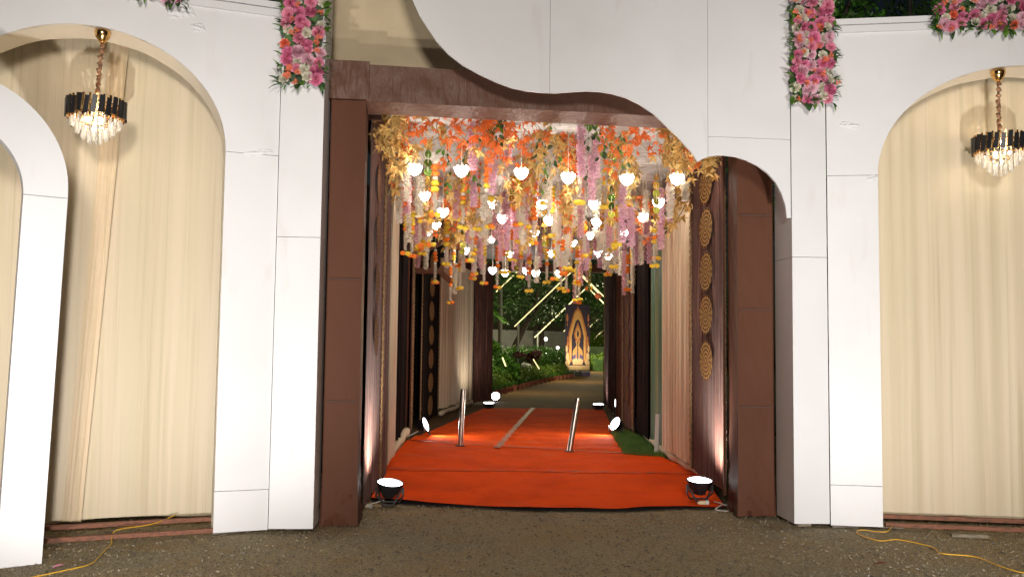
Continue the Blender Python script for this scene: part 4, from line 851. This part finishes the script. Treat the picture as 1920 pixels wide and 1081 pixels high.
ROWS = [(0, 9.3, 'front row'), (9.3, 10.6, 'second row'), (10.6, 12.2, 'third row'), (12.2, 13.4, 'fourth row'), (13.4, 99, 'rear row')]
def ordinal(n): return ORD[n] if n < 20 else 'twenty-'+ORD[n-20]
CATS = {'marigold': 'garland', 'mirror disc': 'disc string', 'gold leaf': 'leaf vine', 'orange leaf': 'leaf vine', 'green leaf': 'leaf vine'}
for kind in sorted({h[0] for h in HANG}):
    for (y0, y1, rn_) in ROWS:
        L_ = sorted([h for h in HANG if h[0] == kind and y0 <= h[1] < y1], key=lambda h: h[2])
        for i, h in enumerate(L_):
            c = CATS.get(kind, 'garland'); w = {'disc string': 'string', 'leaf vine': 'vine', 'garland': 'garland'}[c]
            tag(h[3], f'{kind} {w}, {ordinal(i)} from left of its kind in the {rn_}', c, f'{kind} {w}s hanging from the tunnel ceiling')
# lotus lamps
def lotus_meshes():
    mb = MB(); rim = MB(); n = 5
    for k in range(n):
        a0 = 2*PI*k/n; v = []
        for j in range(6):
            t = j/5; r = .15+.85*math.sin(t*PI*.56)**.9 if t > 0 else .08; z = -.72+1.25*t**1.25; w = (PI/n)*(1.03 if t < .55 else 1.03*math.cos((t-.55)/.45*PI/2*.97))
            for s in (-1, 0, 1): v.append((r*math.cos(a0+w*s), r*math.sin(a0+w*s), z))
        mb.add(v, [(j*3+s, j*3+s+1, j*3+s+4, j*3+s+3) for j in range(5) for s in (0, 1)])
        v = [(x*.80, y*.80, z+.16) for (x, y, z) in v]; v = [(x*math.cos(PI/5)-y*math.sin(PI/5), x*math.sin(PI/5)+y*math.cos(PI/5), z) for x, y, z in v]
        rim.add(v[6:], [(j*3+s, j*3+s+1, j*3+s+4, j*3+s+3) for j in range(3) for s in (0, 1)])
    mb.lathe([(0, -.74), (.16, -.71)], 12)
    a = mb.mesh('glowing_petals', True); a.materials.append(M['lotus']); b = rim.mesh('inner_petals', True); b.materials.append(M['lotusrim']); return a, b
LA, LB = lotus_meshes()
lr = [(0, 9.9, 'front row'), (9.9, 12.5, 'middle row'), (12.5, 14.8, 'fourth row'), (14.8, 99, 'rear row')]
for (y0, y1, rn_) in lr:
    L_ = sorted([p for p in LOT if y0 <= p[1] < y1])
    for i, p in enumerate(L_):
        t = empty('lotus_lamp', p, f'glowing white lotus lamp, {ordinal(i)} from the left among the lamps of the {rn_}', 'pendant lamp', 'lotus shaped lamps hanging among the flowers')
        link('glowing_petals', LA, None, t, scale=(.072, .072, .088), rot=(.05*math.sin(i*3.1), .05*math.cos(i*2.3), .314+.18*math.sin(i*1.9))); link('inner_petals', LB, None, t, scale=(.072, .072, .088), rot=(.05*math.sin(i*3.1), .05*math.cos(i*2.3), .314+.18*math.sin(i*1.9))); link('cord', str_me, None, t, loc=(0, 0, ZC-p[2]), scale=(1, 1, ZC-p[2]))

# ============================================================ GARDEN BEYOND
def leaf_cloud(n, centers, radii, s, seed, flat=1.0, drop=0.0):
    rn = np.random.RandomState(seed); C_ = np.array(centers, float); Rr = np.array(radii, float); w = Rr.prod(1)**.7; k = rn.choice(len(C_), n, p=w/w.sum())
    d = rn.normal(size=(n, 3)); d /= np.linalg.norm(d, axis=1)[:, None]; r = rn.rand(n)**.28; clump = 1+.16*np.sin(d[:, 0]*7+k)*np.cos(d[:, 2]*6+k*2)
    P = C_[k]+d*Rr[k]*(r*clump)[:, None]; a = rn.normal(size=(n, 3)); a[:, 2] -= drop; a /= np.linalg.norm(a, axis=1)[:, None]; b = np.cross(a, rn.normal(size=(n, 3))); b /= np.linalg.norm(b, axis=1)[:, None]
    L = s*rn.uniform(.6, 1.3, n)[:, None]; V = np.stack([P-a*L*.5, P+b*L*.22, P+a*L*.5, P-b*L*.22], 1).reshape(-1, 3); return V, np.arange(4*n).reshape(-1, 4)
def clumps(cx, cy, cz_, R, H_, n, seed, r0, r1):
    rn = random.Random(seed); return [(cx+rn.gauss(0, .42)*R, cy+rn.gauss(0, .35)*R, cz_+rn.uniform(-.5, .5)*H_) for _ in range(n)], [[rn.uniform(r0, r1)]*2+[rn.uniform(r0, r1)*.7] for _ in range(n)]
def tree(x, y, h, R, label, seed, m='foldark', n=9000, s=.20, trunk=.16, group='dark trees of the garden', lean=0, low=.4):
    t = empty('tree', (x, y, -.05), label, 'tree', group); rn = random.Random(seed); tr = MB(); fork = Vector((lean, 0, h*low))
    tr.tube([(0, 0, 0), (lean*.4, .05, h*low*.5), fork], [trunk, trunk*.8, trunk*.65], 9); tr.put('trunk', M['bark'], t, smooth=True)
    for k in range(6):
        a = k*1.05+rn.random(); e = fork+Vector((math.cos(a)*R*.6, math.sin(a)*R*.6, h*(.25+.2*rn.random()))); mid = fork.lerp(e, .5)+Vector((0, 0, -.15*h*.3+rn.uniform(0, .4)))
        MB().tube([fork-Vector((0, 0, .1)), mid, e], [trunk*.5, trunk*.33, trunk*.12], 6).put('limb', M['bark'], t, smooth=True)
    c, r = clumps(lean, 0, h*.72, R, h*.55, 26, seed, R*.22, R*.42); V_, F_ = leaf_cloud(n, c, r, s, seed, drop=.5); link('crown', pyd('crown', V_, F_), M[m], t)
tree(-.3, 53, 8.5, 4.2, 'dark broad tree with forking trunk left of the light frame', 1, n=14000, lean=1.4, trunk=.24)
tree(2.3, 68, 9, 4.2, 'dark tree with bare low limbs behind the left hedge', 2, n=12000, trunk=.25)
tree(-4.5, 36, 7, 3.4, 'dark tree half hidden behind the far left drape', 3, n=9000)
tree(5.4, 66, 8, 4.6, 'tall dark tree behind the painted backdrop', 4, n=13000)
tree(11, 72, 9, 5, 'tree at the far end of the road on the right', 5, n=12000, m='fol')
tree(2.5, 78, 10, 6, 'large shadowy tree furthest back in the garden', 6, n=12000, s=.3)
tree(3.6, 11.6, 6.8, 1.7, 'green lit tree rising behind the right wing wall', 7, n=12000, m='fol', s=.11, trunk=.12, low=.55)
tree(5.4, 12.2, 6.8, 1.8, 'second tree behind the flower panel of the right wing', 8, n=9000, m='foldark', s=.12, trunk=.12, low=.55)
spot('garden_beam', (3.2, 10.2, 3.3), (3.9, 12, 5.6), 160, 110, 1, (.8, 1, .75), .1)
# bamboo-like fronds near the exit
def fronds(x, y, z, n, L, label, seed, m='fol'):
    t = empty('palm_plant', (x, y, -.05), label, 'plant', 'plants'); rn = random.Random(seed); MB().tube([(0, 0, 0), (.05, 0, z*.5), (0, 0, z)], [.05, .04, .03], 8).put('trunk', M['bark'], t)
    for k in range(n):
        a = k*2.4; el = rn.uniform(-.2, 1.0); mb = MB(); d = Vector((math.cos(a)*math.cos(el), math.sin(a)*math.cos(el), math.sin(el)))
        for j in range(9):
            s_ = .3+.7*j/8; c = Vector((0, 0, z))+d*L*s_+Vector((0, 0, -.5*L*s_*s_))
            for sg in (-1, 1):
                u = d.cross(Vector((0, 0, 1))).normalized()*sg; tip = c+(u*.7+d*.5+Vector((0, 0, -.35)))*L*.35; w = d*.03
                mb.add([c-w, c+w, tip], [(0, 1, 2)])
        mb.put('frond', M[m], t)
fronds(-1.25, 29, 3.0, 11, 1.0, 'feathery palm leaves beside the far left exit', 1)
fronds(-.5, 33, 4.1, 14, 1.5, 'taller feathery palm above the round shrub', 2)
# hedges and shrubs
def hedge(pts, w, h, n, label, seed, name='clipped_hedge', s=.07, m='folb'):
    rn = np.random.RandomState(seed); P = np.array(pts, float); seg = np.linalg.norm(np.diff(P, axis=0), axis=1); cs = np.r_[0, seg.cumsum()]; u = rn.rand(n)*cs[-1]; i = np.clip(np.searchsorted(cs, u)-1, 0, len(seg)-1)
    q = P[i]+(P[i+1]-P[i])*((u-cs[i])/seg[i])[:, None]; d = (P[i+1]-P[i])/seg[i][:, None]; nn = np.stack([-d[:, 1], d[:, 0]], 1)
    a = rn.uniform(0, PI, n); rr = rn.rand(n)**.25*(1+.12*np.sin(u*3.1)+.1*np.sin(u*7.7+a*3)); off = np.cos(a)*np.abs(np.cos(a))**-.35*rr*w/2; z = np.sin(a)**.5*rr*h
    C_ = np.stack([q[:, 0]+nn[:, 0]*off, q[:, 1]+nn[:, 1]*off, z], 1); A_ = rn.normal(size=(n, 3)); A_ /= np.linalg.norm(A_, axis=1)[:, None]; B_ = np.cross(A_, rn.normal(size=(n, 3))); B_ /= np.linalg.norm(B_, axis=1)[:, None]
    L = s*rn.uniform(.6, 1.3, n)[:, None]; V_ = np.stack([C_-A_*L*.5, C_+B_*L*.25, C_+A_*L*.5, C_-B_*L*.25], 1).reshape(-1, 3)
    t = empty(name, (0, 0, 0), label, 'hedge', 'clipped hedges along the road'); link('foliage', pyd('foliage', V_, np.arange(4*n).reshape(-1, 4)), M[m], t)
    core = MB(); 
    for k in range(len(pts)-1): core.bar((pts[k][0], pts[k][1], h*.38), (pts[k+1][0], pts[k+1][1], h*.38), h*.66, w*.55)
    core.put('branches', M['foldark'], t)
hedge([(-1.1, 27), (-.55, 30.5), (.35, 36), (1.6, 42), (2.55, 46)], .9, .62, 26000, 'low clipped hedge curving along the left side of the road', 1)
hedge([(.3, 46), (1.4, 52), (3.0, 56)], 2.4, 1.35, 15000, 'taller bushy hedge behind the low hedge', 2, m='fol', s=.12)
hedge([(5.6, 58), (7.6, 66), (10.5, 76)], 1.6, 1.0, 14000, 'hedge to the right behind the painted backdrop', 3, s=.14)
hedge([(6.3, 66), (9, 76)], 2.6, 2.4, 9000, 'tall hedge beyond the right side of the road', 4, m='folb', s=.16)
def shrub(x, y, h, R, n, m, label, seed, s=.1, name='round_shrub'):
    t = empty(name, (x, y, 0), label, 'shrub', 'shrubs'); c, r = clumps(0, 0, h*.5, R, h*.55, 9, seed, R*.35, R*.6); V_, F_ = leaf_cloud(n, c, r, s, seed); V_[:, 2] = np.maximum(V_[:, 2], .02)
    link('foliage', pyd('foliage', V_, F_), M[m], t); MB().tube([(0, 0, 0), (.03, 0, h*.5)], .04, 6).put('stem', M['bark'], t)
shrub(-.55, 32, 1.9, .95, 14000, 'fol', 'big round leafy shrub lit green by the lamp', 31, .15)
shrub(-1.6, 31, 2.1, .9, 7000, 'fol', 'leafy shrub at the edge of the far left drape', 34, .12)
shrub(.95, 44, 1.6, .55, 4000, 'red_fol', 'dark red leaved shrub at the foot of the tree', 32, .1)
shrub(.75, 40.5, .95, .32, 2500, 'wflower', 'small white flowering bush behind the low hedge', 33, .07)
# terracotta pots edging the road
pot = MB().lathe([(0, 0), (.07, 0), (.10, .15), (.115, .15), (.115, .18), (.09, .18), (.085, .12), (0, .12)], 12).mesh('pot', False); pot.materials.append(M['terracotta'])
vv, ff = leaf_cloud(160, [(0, 0, .25)], [[.10, .10, .08]], .06, 3); tuft = pyd('plant', vv, ff); tuft.materials.append(M['fol'])
HP = [(-1.1, 27), (-.55, 30.5), (.35, 36), (1.6, 42), (2.55, 46)]; pts, Ln = path_eval(HP, 18)
for i, (q, nn, s) in enumerate(pts):
    p = q+nn*.58*(1 if nn.x > 0 else -1); t = empty('flower_pot', (p.x, p.y, .01), f'small terracotta pot by the low hedge, {ordinal(i)} counting from the tunnel', 'flower pot', 'terracotta pots edging the road')
    link('pot', pot, None, t); link('plant', tuft, None, t)
# garden wall
w_ = MB().bar((-9, 60, 1.4), (6.5, 74, 1.4), .2, 2.8).put('garden_wall', M['wall']); tag(w_, 'pale boundary wall seen between the tree trunks', 'wall')
# illuminated A-shaped light frames over the road
FR = [(-.6, 34, 1.35, 5.5), (.15, 46, 3.25, 5.6), (1.55, 60, 5.05, 5.6), (4.0, 76, 7.2, 5.6), (6.2, 92, 10.0, 5.6), (9.0, 108, 13.0, 5.6), (12.0, 125, 16.3, 5.6)]
for i, (xl, y, xa, za) in enumerate(FR):
    t = empty('light_frame', (xl, y, 0), f'lit gabled tube light frame over the road, {ordinal(i)} from the tunnel', 'light frame', 'gabled light frames over the road'); z0 = za-(xa-xl)*.98; z0 = max(1.7, z0); w = xa-xl; xr = w*2
    e = max(.024, y*.00062)
    MB().tube([(0, 0, z0), (w, 0, za)], e, 6).put('light_tube', M['tube'], t); MB().tube([(w, 0, za), (xr, 0, z0)], e, 6).put('light_tube', M['tube'], t)
    MB().tube([(.2, 0, 0), (.2, 0, z0+.15)], .05, 8).put('post', M['post'], t); (MB().tube([(xr-.2, 0, 0), (xr-.2, 0, z0+.15)], .05, 8).put('post', M['post'], t) if i > 2 else None)
def tubelight(a, b, label):
    o = MB().tube([a, b], .025, 6).put('tube_light', M['tube']); tag(o, label, 'tube light', 'short loose tube lights in the shrubs')
tubelight((.95, 38.8, 1.0), (1.22, 38.8, .58), 'short lit tube leaning in front of the taller hedge')
tubelight((-.30, 30.6, 1.15), (-.18, 30.6, .85), 'short lit tube resting on the round shrub')
tubelight((.05, 36.2, .75), (.2, 36.2, .45), 'short lit tube low beside the round shrub')
for i, (x, y, z, lb) in enumerate(((2.0, 52, 2.0, 'small warm lamp glowing in front of the garden wall'), (2.05, 52.5, 1.2, 'lower warm lamp glowing above the taller hedge'), (3.0, 58, 1.5, 'tiny warm lamp left of the backdrop'), (8.4, 78, 2.5, 'small warm lamp on the right beyond the backdrop'), (9.4, 82, 2.6, 'tiny warm lamp at the far right of the road'))):
    t = empty('garden_lamp', (x, y, 0), lb, 'garden lamp', 'small garden lamps'); MB().lathe([(0, -.09), (.07, -.06), (.1, 0), (.07, .06), (0, .09)], 12, (0, 0, z)).put('globe', M['bulb'], t, smooth=True); MB().tube([(0, 0, 0), (0, 0, z-.09)], .02, 6).put('pole', M['post'], t)
for k, (x, y, z, e) in enumerate(((.2, 29.5, 2.4, 260), (2.6, 40, 2.4, 450), (5.5, 57, 3.2, 1300), (-.2, 47, 3.2, 420), (-.6, 58, 3.0, 400))):   # added bare point lights, brightening hedges, road and wall around the lit tubes
    l = bpy.data.lights.new('garden_fill', 'POINT'); l.energy = e; l.color = (1, .9, .55); l.shadow_soft_size = .4; o = bpy.data.objects.new('garden_fill', l); COL.objects.link(o); o.location = (x, y, z)
o = MB().lathe([(0, -.2), (.16, -.1), (.22, 0), (.16, .12), (0, .2)], 12, (0, 0, 0)).put('red_lantern', M['coral'], loc=(4.55, 47, 4.25)); tag(o, 'small red lantern hanging under the right slope of a light frame', 'lantern')

# ---------------- painted arch backdrop with two facing birds
PB = Plane((2.86, 47.6), (4.22, 47.9)); pb = empty('painted_backdrop', (0, 0, 0), 'tall painted backdrop with pointed arch and two facing birds beside the road', 'backdrop')
slab('board', PB, rect(0, .12, 1.36, 3.8), .06, M['print_navy'], pb)
def el(cx, cz2, a, b, n=20, rot=0):
    return [(cx+a*math.cos(2*PI*k/n)*math.cos(rot)-b*math.sin(2*PI*k/n)*math.sin(rot), cz2+a*math.cos(2*PI*k/n)*math.sin(rot)+b*math.sin(2*PI*k/n)*math.cos(rot)) for k in range(n)]
def ogee(c, hw, zs, zt, n=10):
    L_ = [(c-hw, zs)]; 
    for k in range(1, n+1):
        t = k/n; L_.append((c-hw*(1-t)**.55*(1-.12*math.sin(PI*t)), zs+(zt-zs)*(t**.8)))
    return L_
c = .68
out = ogee(c, .50, 2.3, 3.62); inn = ogee(c, .33, 2.1, 3.02)
Lf = [(c-.50, .75)]+out; poly = Lf+[(2*c-x, z) for x, z in Lf[::-1][1:]]
slab('arch_border', PB, poly, .006, M['print_orange'], pb, off=.008)
poly2 = [(x*.93+c*.07, z-.06) for x, z in poly[1:-1]]; slab('arch_highlight', PB, [(c-.44, .85)]+[(c+(x-c)*.86, z-.12) for x, z in poly[1:-1]]+[(c+.44, .85)], .005, M['print_gold'], pb, off=.014)
Li = [(c-.33, .78)]+inn; slab('arch_recess', PB, Li+[(2*c-x, z) for x, z in Li[::-1][1:]], .005, M['print_navy'], pb, off=.020)
slab('finial', PB, [(c-.06, 3.5), (c+.06, 3.5), (c+.02, 3.68), (c, 3.79), (c-.02, 3.68)], .006, M['print_orange'], pb, off=.012)
fl = [(c-.17, 2.05), (c-.20, 2.25), (c-.14, 2.5), (c-.06, 2.7), (c, 2.88), (c+.06, 2.7), (c+.14, 2.5), (c+.20, 2.25), (c+.17, 2.05), (c+.08, 1.86), (c, 1.8), (c-.08, 1.86)]
slab('flame', PB, fl, .005, M['print_orange'], pb, off=.026); slab('flame_core', PB, [(c+(x-c)*.66, 2.26+(z-2.26)*.68) for x, z in fl], .005, M['print_gold'], pb, off=.032); slab('flame_heart', PB, [(c+(x-c)*.3, 2.24+(z-2.24)*.4) for x, z in fl], .005, M['print_navy'], pb, off=.038)
for sg in (-1, 1):
    b = [(.05, .95), (.20, .98), (.29, 1.15), (.26, 1.35), (.15, 1.52), (.07, 1.62), (.085, 1.75), (.13, 1.84), (.09, 1.92), (.05, 1.86), (.025, 1.72), (.015, 1.5), (.04, 1.2)]
    slab('bird', PB, [(c+sg*x, z) for x, z in b], .005, M['print_gold'], pb, off=.027)
    slab('wing_print', PB, [(c+sg*x, z) for x, z in ((.10, .98), (.31, .80), (.27, 1.08), (.12, 1.2))], .004, M['print_blue'], pb, off=.033)
    for (x, z, a, b2) in ((.56, 1.05, .09, .22), (.60, 1.45, .06, .2), (.50, .75, .10, .16), (.61, .7, .06, .14), (.56, 1.75, .05, .16), (.55, 2.0, .035, .14), (.58, 3.1, .05, .22), (.58, 2.75, .03, .1)):
        slab('flame_ornament', PB, [(c+sg*(px_-0), pz) for px_, pz in el(x, z, a, b2, 10)], .005, M['print_orange'] if z > 1.6 else M['print_cream'], pb, off=.022+.001*(sg > 0))
slab('bowl', PB, [(c-.26, .62), (c+.26, .62), (c+.30, .86), (c+.15, .96), (c-.15, .96), (c-.30, .86)], .005, M['print_cream'], pb, off=.040)
slab('stem_print', PB, [(c-.03, .9), (c+.03, .9), (c+.02, 1.3), (c, 1.4), (c-.02, 1.3)], .004, M['print_blue'], pb, off=.046)
slab('lower_band', PB, rect(.02, .34, 1.34, .58), .008, M['print_cream'], pb, off=.030); slab('base_step', PB, rect(.0, .0, 1.36, .20), .12, M['print_blue'], pb, off=.10); slab('base_step', PB, rect(-.02, .21, 1.38, .31), .08, M['wall'], pb, off=.05)
t = empty('box_light', (3.5, 46.9, 0), 'small dark box light on the ground before the painted backdrop', 'floodlight'); MB().box((0, 0, .18), (.34, .16, .30)).put('housing', M['black'], t, bevel=.01); MB().box((0, .085, .24), (.28, .012, .14)).put('lens', M['tube'], t)
spot('box_beam', (3.45, 46.3, .36), (3.55, 47.75, 2.3), 190, 120, 1, (1, .82, .58), .08)
S.cycles.max_bounces = 6
